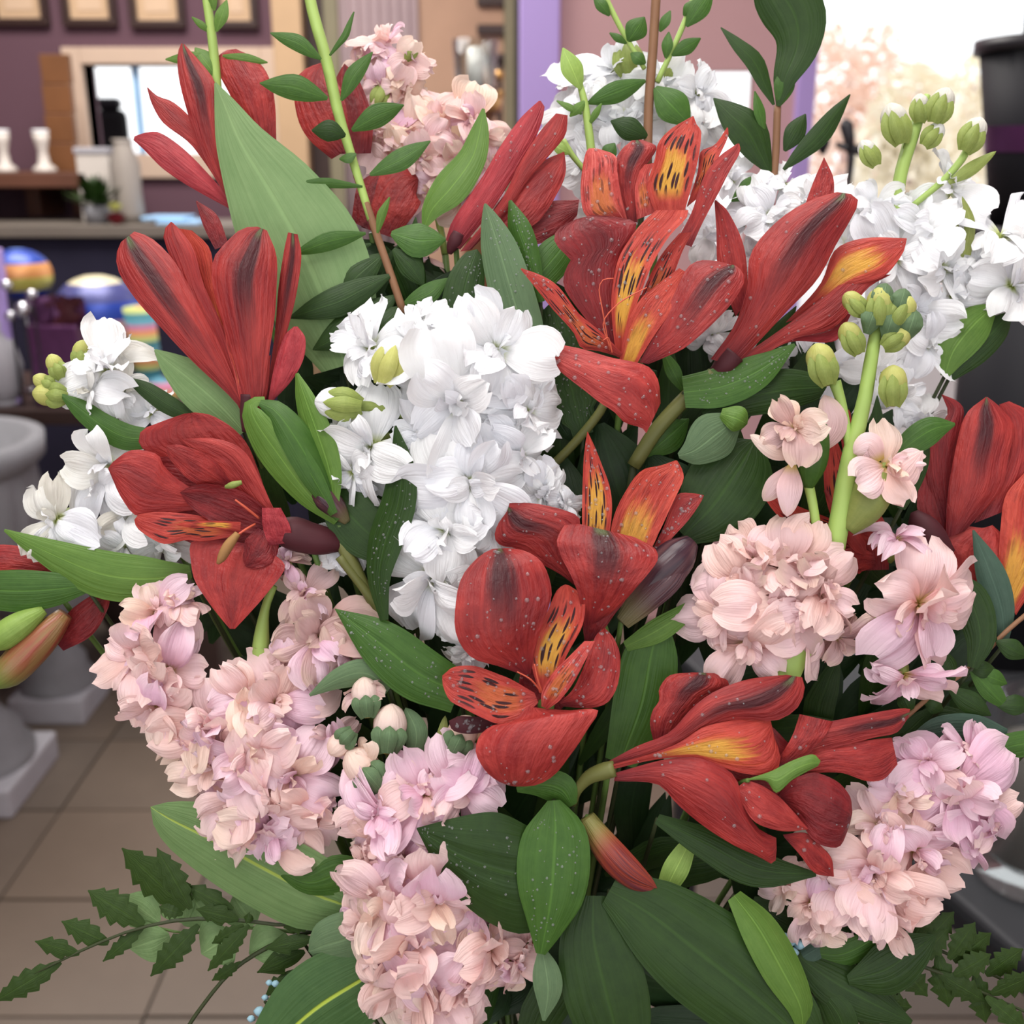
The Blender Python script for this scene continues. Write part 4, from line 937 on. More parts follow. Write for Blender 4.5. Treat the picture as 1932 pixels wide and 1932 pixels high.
# N: left edge
N = bloom('red bloom cut by the left edge, with two plump buds under it', 110, 1120, -120)
S(N, 'petal', 'red', "330,1330,70 150,1280,150 0,1265,170 -150,1280,120", -130, -124, 6, .25, 0, .02, .2, q4)
S(N, 'petal', 'red_deep', "300,1700,90 420,1590,170 520,1480,110 570,1430,30", -136, -140, 6, .25, 0, .02, .15, q4)
T(N, 'bud', 'bud_brown', "-60,1920,20,-100 40,1850,84,-92 150,1740,96,-90 250,1640,80,-94 340,1540,44,-100", q4, sides=14, label='brownish red bud')
T(N, 'bud', 'leaf_lime', "-60,1720,20,-84 20,1660,78,-72 120,1590,72,-72 230,1520,28,-84", q4, sides=12, label='pale green bud')

# loose buds of the alstroemerias
def bud(label, s, mat, o=None, z=0, stem=None, sides=14):
    p = nums(s, o); t = thing('alstroemeria_bud', label, 'bud', P(p[0, 0], p[0, 1], p[0, 3]), 'closed alstroemeria buds')
    T(t, 'bud', mat, s, o, sides=sides, n=18)
    stem_to_vase(t, p[0, 0], p[0, 1], p[0, 3], 6)
    return t
b1 = bud('dark purple closed bud right of the central red blooms', "1172,1172,12,10 1200,1140,24,16 1240,1090,38,18 1280,1048,36,16 1305,1022,16,10", 'bud_dark')
S(b1, 'sepal', 'bud_dark', "1175,1175,30 1215,1135,50 1265,1085,56 1300,1030,20", 24, 20, 22, .5, .2, .02)
b2 = bud('reddish closed bud hanging below the front central bloom', "1108,1540,14,50 1130,1580,24,54 1165,1625,28,54 1205,1660,22,52 1246,1678,7,48", 'bud_red')
S(b2, 'sepal', 'bud_red', "1108,1545,24 1140,1585,40 1190,1640,42 1240,1676,12", 66, 62, 18, .5, .2, .02)
b3 = bud('small brown green bud beside the wide open left bloom', "655,985,8,-20 635,960,20,-12 612,938,24,-10 592,928,12,-12", 'bud_dark')
# ---------------------------------------------------------------- stock spikes: floret > petal, each petal an object sharing one of a few meshes
def petal_variant(seed, mat, wd=0.8):
    g = random.Random(seed); nu, nv = 11, 9; vs, uv = [], []; fold = g.uniform(-.3, .3)
    notch = g.uniform(0.02, 0.14); ph = g.uniform(0, 6.28); ruf = g.uniform(0.05, 0.13); curl = g.uniform(-0.5, 0.3); cup = g.uniform(-0.25, 0.3); tw = g.uniform(-.25, .25)
    asym = g.uniform(-.12, .12)
    for i in range(nu):
        u = i / (nu - 1)
        wdt = wd * (0.16 + 0.84 * math.sin(min(u / 0.68, 1) * math.pi / 2) ** 1.3) * (1 if u < 0.7 else math.sqrt(max(1 - ((u - 0.7) / 0.34) ** 2, 0.02)))
        for j in range(nv):
            v = -1 + 2 * j / (nv - 1)
            x = v * wdt / 2 + asym * math.sin(u * 3)
            y = u * (1 - notch * math.exp(-(v / 0.28) ** 2) * u ** 4 - 0.04 * math.sin(v * 7 + ph) * u ** 3)
            z = 0.16 * math.sin(u * math.pi * 0.9) + curl * u ** 2.5 + cup * wdt * 0.4 * (1 - v * v) * u + ruf * math.sin(v * 5.0 + ph + u * 2) * u ** 1.5 + tw * v * u * 0.3 + fold * wdt * abs(v) * u + 0.035 * math.sin(v * 9 + ph * 2) * math.sin(u * 7 + ph)
            vs.append((x, y, z)); uv.append(((v + 1) / 2, u))
    return mesh_from('petal', vs, grid_faces(nu, nv), M[mat], uv)
VAR = {}
def variants(mat):
    if mat not in VAR: VAR[mat] = [petal_variant(100 * len(VAR) + k, mat, 0.66 + 0.04 * k) for k in range(9)]
    return VAR[mat]
BAS = Matrix(((RIGHT[0], -UP[0], -FWD[0]), (RIGHT[1], -UP[1], -FWD[1]), (RIGHT[2], -UP[2], -FWD[2])))   # pixel axes (right, down, near) to world

def floret(root, x, y, z, R, n=(0, 0, 1), mats=('stock_white',), dens=1.0, seed=0, green=True, openness=1.0):
    g = random.Random(seed * 7919 + int(x) * 31 + int(y))
    nw = (BAS @ Vector(n)).normalized()
    rot = nw.to_track_quat('Z', 'Y').to_matrix() @ Matrix.Rotation(g.uniform(0, 6.28), 3, 'Z')
    c = P(x, y, z)
    f = obj('floret', CALYX, root)
    Rm = R * (D0 - z * PX) / F
    f.matrix_basis = Matrix.Translation(Vector(c) - root.location) @ (rot.to_4x4()) @ Matrix.Scale(Rm, 4)
    rings = ((5, 1.22, 0.12, 0.0), (4, 0.98, 0.55, 0.04), (2, 0.66, 0.98, 0.08), (1, 0.42, 1.25, 0.1))
    for k, (m_, ln, el, h) in enumerate(rings):
        m_ = max(2, int(round(m_ * dens))) if k < 3 else int(round(m_ * dens))
        ph = g.uniform(0, 6.28)
        for i in range(m_):
            a = ph + 6.283 * (i + g.uniform(-.22, .22)) / m_
            e = el * openness + g.uniform(-.4, .4)
            s = ln * g.uniform(0.74, 1.14)
            mt = mats[0] if g.random() < 0.4 else g.choice(mats)
            o = bpy.data.objects.new('petal', g.choice(variants(mt))); COL.objects.link(o); o.parent = f
            o.matrix_basis = (Matrix.Translation((0, 0, h)) @ Matrix.Rotation(a, 4, 'Z') @ Matrix.Rotation(e, 4, 'X') @ Matrix.Rotation(g.uniform(-.5, .5), 4, 'Y')
                              @ Matrix.Diagonal((s * g.uniform(.85, 1.15), s, s, 1)))
    return f
_v, _f, _u = tube_mesh('calyx', [(0, 0, -0.75), (0, 0, -0.5), (0, 0, -0.15), (0, 0, 0.03)], [0.06, 0.15, 0.16, 0.12], None, 8)
CALYX = mesh_from('calyx', _v, _f, M['bud_green'], _u)

def stock_bud(root, x, y, z, r, dx, dy, mat='bud_yellow', cap='stock_white', dz=0.3, sl=0.75):
    """a closed bud: sepals round a swelling of petals, pointing along (dx, dy)"""
    l = math.hypot(dx, dy) or 1; dx, dy = dx / l, dy / l
    st = lambda k, w: "%f,%f,%f,%f" % (x + dx * r * k, y + dy * r * k, r * w, z + k * r * dz)
    b = T(root, 'bud', cap, ' '.join((st(-0.9, .3), st(-0.3, .62), st(0.35, .72), st(0.85, .5), st(1.1, .12))), sides=10)
    for q in (-1, 1, 0):
        ox, oy = -dy * q * r * 0.42, dx * q * r * 0.42
        S(root, 'sepal', mat, "%f,%f,%f %f,%f,%f %f,%f,%f" % (x - dx * r * 1.0 + ox * .3, y - dy * r * 1.0 + oy * .3, r * .5, x - dx * r * 0.2 + ox, y - dy * r * 0.2 + oy, r * .75, x + dx * r * sl + ox * .8, y + dy * r * sl + oy * .8, r * .3),
          z + r * (.3 if q else .6), z + r * (.5 if q else .8), r * .25, .5, 0, 0, .3, nu=10, nv=5)

def spike(label, cat_group, axis, mats, florets, z, dens=1.0, nz=1.0, seed=0, smat='stem_lime', openness=1.0, stem=True, sr=9, lean=1.0, grow=1.0):
    """axis: x, y, radius, z stations from the foot of the spike to its tip; florets: x, y, R, dz [, nx, ny]"""
    a = nums(axis)
    t = thing('stock_spike', label, 'flower', P(a[0, 0], a[0, 1], a[0, 3]), cat_group)
    T(t, 'stem', smat, axis, n=12, sides=8)
    if stem: stem_to_vase(t, a[0, 0], a[0, 1], a[0, 3], 9, 'stem_green', 60)
    ax = spline(a, 40)
    for k, fl_ in enumerate(florets):
        x, y, R, dz = fl_[:4]
        if grow != 1.0:
            if k % 6 == 5: continue
            R *= grow
        i = np.argmin((ax[:, 0] - x) ** 2 + (ax[:, 1] - y) ** 2)
        if len(fl_) > 5: nx, ny = fl_[4], fl_[5]
        else: nx, ny = (x - ax[i, 0]) / 110 * lean, (y - ax[i, 1]) / 110 * lean
        floret(t, x, y, z + dz, R, (nx, ny, nz), mats, dens, seed + k, True, openness)
    return t

WG, PG = 'white stock spikes', 'pink stock spikes'
S1 = spike('large white stock spike in the centre of the bouquet', WG, "860,1130,9,-60 845,1000,9,-50 860,850,8,-45 865,700,6,-40 840,600,5,-40", ('stock_white',),
  [(866, 756, 118, 44, -.1, .2), (886, 908, 104, 44, .1, .25), (936, 664, 104, 22, .35, -.4), (800, 662, 92, 14, -.2, -.4), (990, 775, 78, 8, .8, 0), (972, 860, 84, 16, .6, .2),
   (1022, 930, 58, -10, .8, .1), (796, 612, 54, -8, 0, -1), (702, 660, 80, -26, -.7, -.2), (705, 842, 100, -8, -.5, .35), (668, 890, 66, -20, -.6, .6), (800, 826, 70, 4, -.5, .1),
   (842, 1000, 90, 24, -.1, .3), (930, 985, 62, 12, .4, .2), (805, 940, 60, 6, -.6, .1), (818, 1085, 104, 16, -.25, .5), (870, 1140, 64, 0, .3, .5), (1062, 950, 40, -16, .8, 0), (885, 1230, 44, -20, .1, .3), (650, 1030, 55, -60, -.2, .3)],
  -10, 1.0, 1.0, 10)
stock_bud(S1, 640, 762, 0, 42, -1, -.1, 'bud_green'); stock_bud(S1, 736, 682, 34, 44, .3, -.9, 'bud_yellow')
T(S1, 'stem', 'bud_green', "665,766,14,-4 720,770,9,-4 780,790,7,-20")
S2 = spike('white stock spike at the left edge behind the wide open red bloom', WG, "340,1040,8,-170 250,900,8,-165 190,800,6,-160 140,690,5,-160", ('stock_white', 'stock_cream'),
  [(205, 700, 76, 10, 0, -.5), (175, 740, 56, 16, -.4, 0), (235, 735, 50, 0, .3, 0), (215, 880, 86, 10, -.3, -.2), (190, 920, 56, 6, -.7, .2), (110, 980, 92, 14, -.3, .3), (250, 965, 90, -4, -.2, .2), (310, 1020, 70, -8, 0, .5), (240, 1030, 56, 0, -.2, .5), (290, 780, 60, -20, 0, -.3), (310, 920, 70, -20, 0, 0)],
  -140, .85, 1.0, 50)
for q in ((152, 668, 24, .2, -1), (106, 692, 24, -.5, -1), (96, 745, 32, -1, -.1), (84, 722, 22, -.9, -.5)): stock_bud(S2, q[0], q[1], -130, q[2], q[3], q[4], 'bud_green', 'bud_yellow', sl=0.35)
S3 = spike('white stock spike behind the brown twig at the top', WG, "1200,420,8,-330 1190,300,8,-340 1180,180,7,-350 1175,100,5,-350", ('stock_white',),
  [(1100, 170, 74, 0, -.5, -.4), (1160, 140, 70, 4, -.2, -.5), (1110, 240, 74, 6, -.5, 0), (1180, 220, 74, 14, 0, 0), (1250, 170, 74, 6, .3, -.2), (1310, 180, 62, -6, .6, -.2), (1330, 240, 52, -8, .6, .2), (1250, 260, 66, 8, .3, .3), (1100, 310, 56, 0, -.5, .4), (1180, 310, 70, 8, 0, .3), (1300, 300, 50, -10, .4, .4), (1160, 390, 60, -6, 0, .5)],
  -330, .8, 1.0, 90)
stock_bud(S3, 1185, 110, -320, 40, -.2, -1, 'bud_green'); stock_bud(S3, 1268, 130, -325, 26, .4, -1, 'bud_green')
S4 = spike('tall white stock spike with green bud tip at the right in front of the window', WG, "1660,760,9,-240 1690,560,10,-235 1685,400,11,-230 1715,260,10,-230 1750,180,7,-230", ('stock_white',),
  [(1450, 410, 74, 0, -.5, 0), (1530, 390, 70, -4, -.3, -.4), (1480, 350, 46, -14, -.4, -.5), (1650, 400, 66, -10, -.3, -.3), (1740, 440, 78, 10, .1, -.3), (1690, 490, 80, 16, -.2, 0), (1775, 510, 74, 10, .4, 0), (1720, 580, 80, 16, 0, .2), (1790, 560, 60, 4, .5, .2), (1745, 650, 74, 8, .2, .4), (1885, 450, 92, 6, .3, -.3), (1905, 540, 84, 6, .5, .3), (1840, 500, 60, -4, -.2, 0), (1790, 360, 66, -14, .4, -.4),
   (1640, 600, 64, -8, -.4, .2), (1600, 470, 70, -24, 0, 0), (1430, 480, 60, -14, -.4, .3), (1640, 700, 60, -6, -.3, .5), (1340, 630, 60, -26, 0, .4), (1450, 670, 64, -20, 0, .4), (1550, 690, 64, -24, 0, .4), (1740, 790, 50, -10, 0, .4), (1380, 340, 46, -30, -.4, -.2), (1338, 440, 58, -30, 0, .2), (1700, 740, 50, -2, 0, .5)],
  -220, .8, 1.0, 130, sr=11)
T(S4, 'stem', 'stem_lime', "1690,420,12,-196 1700,330,13,-194 1725,250,12,-196 1745,190,8,-200", label='bright green bare tip of the spike')
for q in ((1690, 235, 38, -.3, -1), (1735, 205, 26, 0, -1), (1775, 200, 34, .4, -1), (1760, 255, 26, .5, -.6), (1835, 255, 34, .5, -1), (1640, 290, 26, -.6, -1)): stock_bud(S4, q[0], q[1], -192, q[2], q[3], q[4], 'bud_green', 'stock_cream')
T(S4, 'stem', 'stem_lime', "1720,390,6,-198 1780,340,7,-196 1815,300,8,-194 1830,270,8,-192")
S(S4, 'sepal', 'bud_green', "1790,345,8 1830,320,26 1880,285,6", -190, -190, 4, .4)
S(S4, 'sepal', 'sepal_green', "1820,480,30 1800,430,20 1795,390,5", -190, -190, 4, .4)
S(S4, 'sepal', 'sepal_green', "1820,480,24 1830,420,20 1815,370,5", -188, -190, 4, .4)
S(S4, 'sepal', 'sepal_green', "1820,480,24 1790,470,22 1770,460,5", -188, -190, 4, .4)

S5 = spike('full pink stock spike at the lower left above the tiled floor', PG, "600,1500,9,-90 500,1420,9,-80 400,1340,8,-70 310,1250,6,-60 270,1180,5,-60", ('stock_pink', 'stock_peach', 'stock_lilac', 'stock_lilac'),
  [(300, 1160, 66, 0, -.2, -.6), (335, 1140, 46, -4, .2, -.7), (270, 1235, 76, 14, -.5, -.1), (320, 1265, 62, 20, .1, 0), (296, 1325, 66, 12, -.3, .4), (390, 1310, 76, 14, 0, -.3), (410, 1370, 80, 22, -.3, .1), (470, 1330, 74, 18, .2, -.3), (520, 1330, 76, 14, .2, -.3), (480, 1420, 84, 30, 0, .1), (410, 1440, 74, 14, -.5, .3), (560, 1400, 74, 14, .3, 0), (550, 1460, 80, 26, .3, .2), (470, 1500, 84, 26, -.2, .3), (450, 1555, 64, 12, -.3, .5), (510, 1560, 70, 20, 0, .5), (570, 1530, 66, 16, .4, .4), (610, 1350, 54, 0, .4, -.1), (620, 1400, 46, -14, .4, .3), (370, 1400, 50, -4, -.5, .4), (372, 1470, 30, -10, -.6, .4)],
  -50, .9, 1.0, 170, grow=1.16)
S6 = spike('full pink stock spike at the bottom centre, lilac at its top', PG, "880,1960,9,-60 840,1820,9,-50 800,1660,8,-45 790,1520,7,-45 800,1440,5,-50", ('stock_pink', 'stock_peach', 'stock_pink', 'stock_lilac'),
  [(770, 1620, 74, 14, -.2, .1), (700, 1640, 54, 0, -.7, .1), (820, 1690, 90, 30, .1, .1), (740, 1700, 80, 20, -.4, .1), (770, 1770, 90, 30, -.1, .2), (860, 1760, 86, 30, .3, .1), (920, 1790, 74, 16, .5, 0), (800, 1840, 84, 26, -.2, .4), (870, 1840, 76, 24, .2, .3), (740, 1830, 66, 10, -.5, .3), (960, 1810, 56, 4, .6, .2), (760, 1880, 60, 8, -.2, .6), (840, 1895, 56, 8, .1, .6), (700, 1750, 56, 0, -.7, 0), (720, 1580, 56, 6, -.6, 0), (880, 1700, 70, 8, .4, 0), (1000, 1780, 34, -4, .6, 0)],
  10, .9, .75, 230, grow=1.2)
for k, q in enumerate(((800, 1500, 96, 30, 0, -.35), (722, 1530, 84, 22, -.5, -.1), (870, 1490, 84, 22, .4, -.25), (800, 1468, 60, 10, -.1, -.8), (890, 1445, 50, 6, .3, -.7), (745, 1470, 46, 6, -.4, -.7))):
    floret(S6, q[0], q[1], 10 + q[3], q[2], (q[4], q[5], 1), ('stock_lilac', 'stock_lilac', 'stock_pink'), .9, 300 + k)
S7 = spike('dusty pink stock with green knotted stem, under the wide open left bloom', PG, "490,1290,18,-60 492,1220,17,-56 500,1150,9,-54 516,1105,8,-50", ('stock_dusty', 'stock_lilac'),
  [(600, 1205, 92, 0, .2, -.2), (575, 1125, 56, -6, .2, -.6), (545, 1060, 34, -4, 0, -.6), (660, 1240, 60, -6, .4, .3), (545, 1240, 56, -10, -.4, .2)], -40, .85, 1.0, 330)
Sb = thing('stock_spike', 'cluster of creamy pink stock buds between the two full pink spikes', 'flower', P(740, 1470, -10), PG)
stem_to_vase(Sb, 740, 1470, -10, 8, 'stem_green', 60)
T(Sb, 'stem', 'stem_green', "740,1500,8,-20 735,1420,8,-10 725,1340,6,-10")
for q in ((690, 1318, 36, -.1, -1), (735, 1378, 44, .1, -1), (690, 1455, 46, -.5, -.6), (868, 1392, 40, .4, -.8), (645, 1400, 30, -.4, .4)): stock_bud(Sb, q[0], q[1], 12, q[2], q[3], q[4], 'leaf_grey', 'stock_peach', sl=0.2)
floret(Sb, 700, 1450, 16, 48, (-.4, -.2, 1), ('stock_peach',), .6, 340); floret(Sb, 690, 1310, 6, 40, (-.2, -1, .5), ('stock_dusty',), .5, 341)
S(Sb, 'sepal', 'leaf_grey', "780,1440,20 785,1380,44 765,1335,16", 10, 4, 6, .3)
S(Sb, 'sepal', 'sepal_green', "850,1440,26 835,1400,26 840,1350,8", 8, 0, 6, .3)
S(Sb, 'sepal', 'sepal_green', "870,1440,22 900,1420,26 930,1390,8", 8, 0, 6, .3)

S8 = thing('stock_spike', 'pink stock on a thick pale green stem with yellow green buds, at the right', 'flower', P(1470, 1300, 10), PG)
stem_to_vase(S8, 1470, 1300, 10, 10, 'stem_green', 60)
T(S8, 'stem', 'stem_lime', "1475,1300,22,-6 1530,1170,20,0 1575,1030,20,22 1600,880,17,24 1630,760,14,20 1650,640,12,14 1665,590,8,10", sides=12)
T(S8, 'stem', 'stem_lime', "1548,1050,9,26 1535,960,9,28 1525,910,10,30"); T(S8, 'stem', 'stem_lime', "1605,860,9,24 1590,770,9,22 1575,720,12,22")
S(S8, 'leaf', 'stem_lime', "1470,1300,60 1500,1240,50 1545,1190,26", 50, 46, 10, .4)
for k, q in enumerate(((1450, 1150, 56, 96, 0, .1), (1400, 1100, 34, 84, -.7, -.2), (1480, 1075, 36, 92, .1, -.8), (1540, 1115, 46, 84, .6, -.2), (1420, 1060, 24, 70, -.4, -.9), (1370, 1160, 30, 76, -.9, .2), (1520, 1170, 40, 84, .4, .3))):
    floret(S8, q[0], q[1], q[2], q[3], (q[4], q[5], 1), ('stock_pink', 'stock_pink', 'stock_dusty'), .9, 500 + k)
floret(S8, 1415, 1210, 46, 84, (-.3, .6, 1), ('stock_pink',), .8, 401); floret(S8, 1575, 1200, 26, 70, (.5, .6, .8), ('stock_dusty',), .5, 402)
floret(S8, 1730, 1140, 30, 112, (.3, 0, 1), ('stock_pink', 'stock_peach', 'stock_lilac'), 1.0, 403)
floret(S8, 1705, 1270, 24, 84, (0, .8, .7), ('stock_lilac', 'stock_pink'), .8, 404); floret(S8, 1690, 1020, 16, 70, (0, -.8, .6), ('stock_lilac',), .6, 405)
T(S8, 'stem', 'bud_green', "1640,1200,10,0 1665,1170,24,10 1700,1150,14,20")
floret(S8, 1500, 810, 44, 62, (-.4, -.2, 1), ('stock_peach', 'stock_dusty'), .7, 406)
S(S8, 'petal', 'stock_peach', "1500,860,14 1460,850,34 1415,820,12", 40, 44, 4, .3); S(S8, 'petal', 'stock_pink', "1495,875,14 1490,920,50 1485,975,18", 44, 50, 6, .3, ruf=.03)
S(S8, 'petal', 'stock_dusty', "1495,880,14 1465,915,40 1440,945,18", 38, 40, 6, .3); S(S8, 'petal', 'stock_dusty', "1540,850,24 1570,800,60 1555,745,24", 30, 26, 4, .3, ruf=.03)
T(S8, 'calyx', 'leaf_mid', "1525,920,10,30 1530,880,28,34 1535,840,30,32 1545,800,18,28", sides=12)
floret(S8, 1670, 880, 44, 66, (.4, -.2, 1), ('stock_peach', 'stock_pink'), .6, 407)
S(S8, 'petal', 'stock_pink', "1660,870,20 1640,840,50 1610,855,20", 46, 50, 6, .4); S(S8, 'petal', 'stock_pink', "1680,920,24 1705,890,64 1742,850,8", 50, 54, 6, .3)
T(S8, 'calyx', 'sepal_green', "1600,1000,14,30 1630,960,34,36 1650,920,36,36 1660,890,22,38", sides=12)
for q in ((1608, 640, 30, -.5, -1), (1685, 730, 36, 0, -.6), (1552, 690, 38, -.3, -1), (1615, 575, 26, -.6, -.6), (1660, 580, 34, 0, -1), (1700, 590, 32, .6, -1), (1690, 640, 28, .6, -.4)): stock_bud(S8, q[0], q[1], 26, q[2], q[3], q[4], 'bud_green', 'bud_yellow', .6)
for q in ((1645, 600), (1680, 610), (1700, 570), (1665, 560), (1720, 610)): S(S8, 'sepal', 'leaf_grey', "%d,%d,14 %d,%d,44 %d,%d,20" % (q[0] - 10, q[1] + 30, q[0], q[1], q[0] + 8, q[1] - 26), 34, 40, 8, .5, ruf=.1)
S9 = spike('pink stock spike at the lower right beside the charcoal table', PG, "1560,1800,9,-60 1600,1700,9,-50 1680,1600,8,-45 1770,1500,7,-45 1830,1420,5,-50", ('stock_pink', 'stock_peach', 'stock_lilac'),
  [(1660, 1560, 66, 4, -.5, -.2), (1720, 1600, 76, 10, .2, .3), (1650, 1640, 86, 24, -.2, .1), (1700, 1680, 66, 16, .3, .4), (1590, 1670, 62, 10, -.4, 0), (1610, 1720, 72, 16, -.1, .6), (1530, 1700, 56, 0, -.4, .2), (1670, 1730, 60, 10, .2, .7), (1480, 1670, 40, -10, -.4, 0), (1550, 1740, 50, 0, -.1, .6), (1690, 1510, 56, -6, -.3, -.4)],
  -10, .9, .85, 420, grow=1.1)
for k, q in enumerate(((1800, 1492, 104, 24, .05, .1), (1850, 1540, 78, 10, .5, .3), (1750, 1440, 62, 6, -.3, -.5), (1830, 1430, 60, 4, .3, -.6), (1810, 1570, 76, 8, .1, .7))):
    floret(S9, q[0], q[1], -10 + q[3], q[2], (q[4], q[5], 1), ('stock_lilac', 'stock_lilac', 'stock_pink'), .8, 440 + k)
S10 = spike('pink stock spike at the top behind the green sprig', PG, "840,480,8,-330 820,380,8,-330 780,240,8,-335 740,130,6,-340 725,80,5,-340", ('stock_pink', 'stock_peach', 'stock_lilac'),
  [(725, 90, 56, 0, -.2, -.8), (690, 130, 50, 0, -.7, -.2), (755, 130, 54, 10, .2, -.2), (720, 165, 56, 10, -.3, .2), (775, 120, 40, 0, .5, -.4), (760, 175, 40, 10, .2, .3), (770, 250, 66, 10, -.2, -.3), (830, 240, 62, 10, .1, -.4), (890, 235, 64, 4, .4, -.3), (730, 260, 62, 4, -.5, 0), (800, 300, 66, 14, 0, .2), (870, 300, 62, 10, .3, .2), (740, 310, 54, 0, -.5, .3), (870, 370, 64, 6, .2, .4), (820, 360, 56, 6, -.2, .3), (790, 480, 46, -10, -.2, .3), (910, 270, 44, -6, .6, 0)],
  -320, .85, 1.0, 470, lean=1.0)
for q in ((715, 185, 24, -.4, 1), (775, 95, 20, .6, -1)): stock_bud(S10, q[0], q[1], -300, q[2], q[3], q[4], 'bud_green', 'stock_peach')
# ---------------------------------------------------------------- leaves and sprigs
LG = 'loose leaves of the bouquet'
def loose(label, mat, fn, *a, base=None, stem=True, **k):
    """one loose leaf with its stalk; base: x, y, z where the stalk joins"""
    t = thing('leaf', label, 'leaf', P(*base), LG)
    fn(t, 'leaf_blade', mat, *a, **k)
    if stem: stem_to_vase(t, *base, 5, 'stem_dark', 120)
    return t
loose('huge pale sage leaf at the upper left behind the green sprig', 'leaf_sage', S, "650,690,90 620,590,190 575,480,225 515,370,180 455,270,100 425,200,44 406,156,4", -150, -170, 10, .1, .1, .01, 0, nu=24, base=(650, 690, -155))
loose('grey green leaf below the tall left bloom', 'leaf_sage', S, "460,815,40 420,770,80 370,725,84 320,685,44 292,660,4", -90, -95, 6, .15, .2, .01, 0, base=(460, 815, -95))
loose('narrow green leaf over the left white stock', 'leaf_mid', S, "300,825,30 240,825,50 190,800,46 150,770,36 116,745,6", -110, -100, 6, .25, 0, 0, 0, base=(300, 825, -115))
loose('slim dark leaf above the left white stock, pointing up left', 'leaf_dark', S, "370,790,20 320,765,36 275,735,30 236,712,4", -125, -120, 4, .25, 0, 0, 0, base=(370, 790, -128))
loose('long bright green leaf reaching to the left edge', 'leaf_bright', S, "360,1078,24 290,1092,80 200,1085,92 120,1055,66 50,1022,30 8,1000,5", -85, -80, 8, .2, .1, .01, 0, base=(360, 1078, -88))
loose('broad green leaf at the left edge above the plump buds', 'leaf_mid', S, "160,1105,30 100,1112,66 30,1115,80 -60,1110,60", -84, -80, 6, .2, .1, .01, .2, base=(160, 1105, -86))
tw = thing('leaf', 'cluster of twisted olive leaves right of the wide open left bloom', 'leaf', P(640, 990, -20), LG); stem_to_vase(tw, 640, 990, -20, 6, 'stem_green', 60)
S(tw, 'leaf_blade', 'leaf_bright', "635,985,14 580,930,50 520,850,70 480,790,46 474,762,24 500,755,14", -16, -10, 10, .3, .4, .02, 0)
S(tw, 'leaf_blade', 'leaf_mid', "640,980,14 600,900,60 560,830,64 520,775,40 490,760,12", -6, -4, 12, .4, -.3, .03, 0)
S(tw, 'leaf_blade', 'leaf_bright', "632,960,14 622,890,46 600,820,56 575,750,36 560,704,6", -2, -20, 10, .4, .5, .02, 0)
S(tw, 'leaf_blade', 'leaf_mid', "630,970,16 590,900,40 560,850,36 545,800,10", 6, 6, 6, .4, .3, .03, 0)
T(tw, 'stem', 'stem_olive', "640,1050,9,-26 700,1130,9,-40 740,1200,9,-70")
loose('curving dark leaf lying over the white stock spike', 'leaf_dark', S, "725,1170,16 715,1090,44 728,1020,66 752,950,66 758,880,48 746,803,4", 34, 24, 10, .2, .5, .01, 0, base=(725, 1170, 20))
loose('dark leaf under the left florets of the white stock', 'leaf_dark', S, "760,1050,30 700,1010,100 650,960,90 625,925,30", -24, -30, 6, .1, 0, .01, .1, base=(760, 1050, -30))
loose('mid green leaf left of the front central bloom, tip pointing left', 'leaf_mid', E, "880,1270 830,1235 740,1175 632,1148", "850,1345 760,1315 690,1250 632,1150", 26, 10, 14, .2, base=(870, 1310, 10), ridge=.1)
loose('grey green leaf above the cluster of creamy buds', 'leaf_grey', S, "735,1300,26 690,1270,52 640,1280,40 584,1312,5", 0, 6, 8, .3, .2, .01, 0, base=(735, 1300, -10))
loose('heart shaped dark leaf over the bottom pink spike', 'leaf_dark', E, "1000,1560 940,1533 880,1538 786,1562", "1050,1700 1000,1760 930,1745 860,1690 815,1620 786,1564", 74, 84, 16, .15, -.1, .01, base=(1010, 1600, 60), ridge=.06)
loose('bright glossy leaf hanging below the front central bloom', 'leaf_mid', S, "1045,1510,24 1048,1560,110 1045,1620,138 1040,1690,124 1030,1750,70 1020,1800,18", 86, 96, 14, .2, 0, .01, 0, base=(1045, 1510, 70), ridge=.1)
loose('small sage leaf tip hanging under the glossy leaf', 'leaf_grey', S, "1022,1790,14 1030,1830,50 1034,1870,52 1026,1926,6", 78, 74, 4, .2, 0, 0, 0, base=(1022, 1790, 74))
loose('big dark leaf sweeping to the lower right corner of the bouquet', 'leaf_dark', S, "1150,1680,60 1220,1720,140 1310,1790,190 1400,1860,190 1480,1930,150 1540,1990,80", 56, 60, 12, .15, .1, .01, .1, base=(1150, 1680, 40), ridge=.1)
loose('yellow green folded leaf on the upper edge of the big dark leaf', 'leaf_bright', S, "1385,1690,30 1430,1750,70 1475,1830,76 1510,1900,50 1515,1950,20", 66, 66, 8, .3, .4, .01, .1, base=(1385, 1690, 30))
loose('broad dark leaf at the bottom edge right of the pink spike', 'leaf_dark', S, "1120,1690,50 1120,1770,130 1140,1860,160 1160,1940,140 1170,2010,80", 50, 56, 10, .15, 0, .01, .1, base=(1120, 1690, 30))
loose('pale ribbed paddle leaf at the lower left over the floor', 'leaf_ribbed', S, "690,1720,50 600,1690,140 500,1640,150 400,1585,130 320,1545,86 284,1522,50", -50, -40, 10, .15, .3, .01, .2, base=(690, 1720, -60), ridge=.08)
loose('small green leaf crossing the base of the ribbed paddle leaf', 'leaf_mid', S, "700,1650,40 640,1650,76 580,1665,44 520,1640,8", -34, -30, 6, .2, .2, .01, 0, base=(700, 1650, -40))
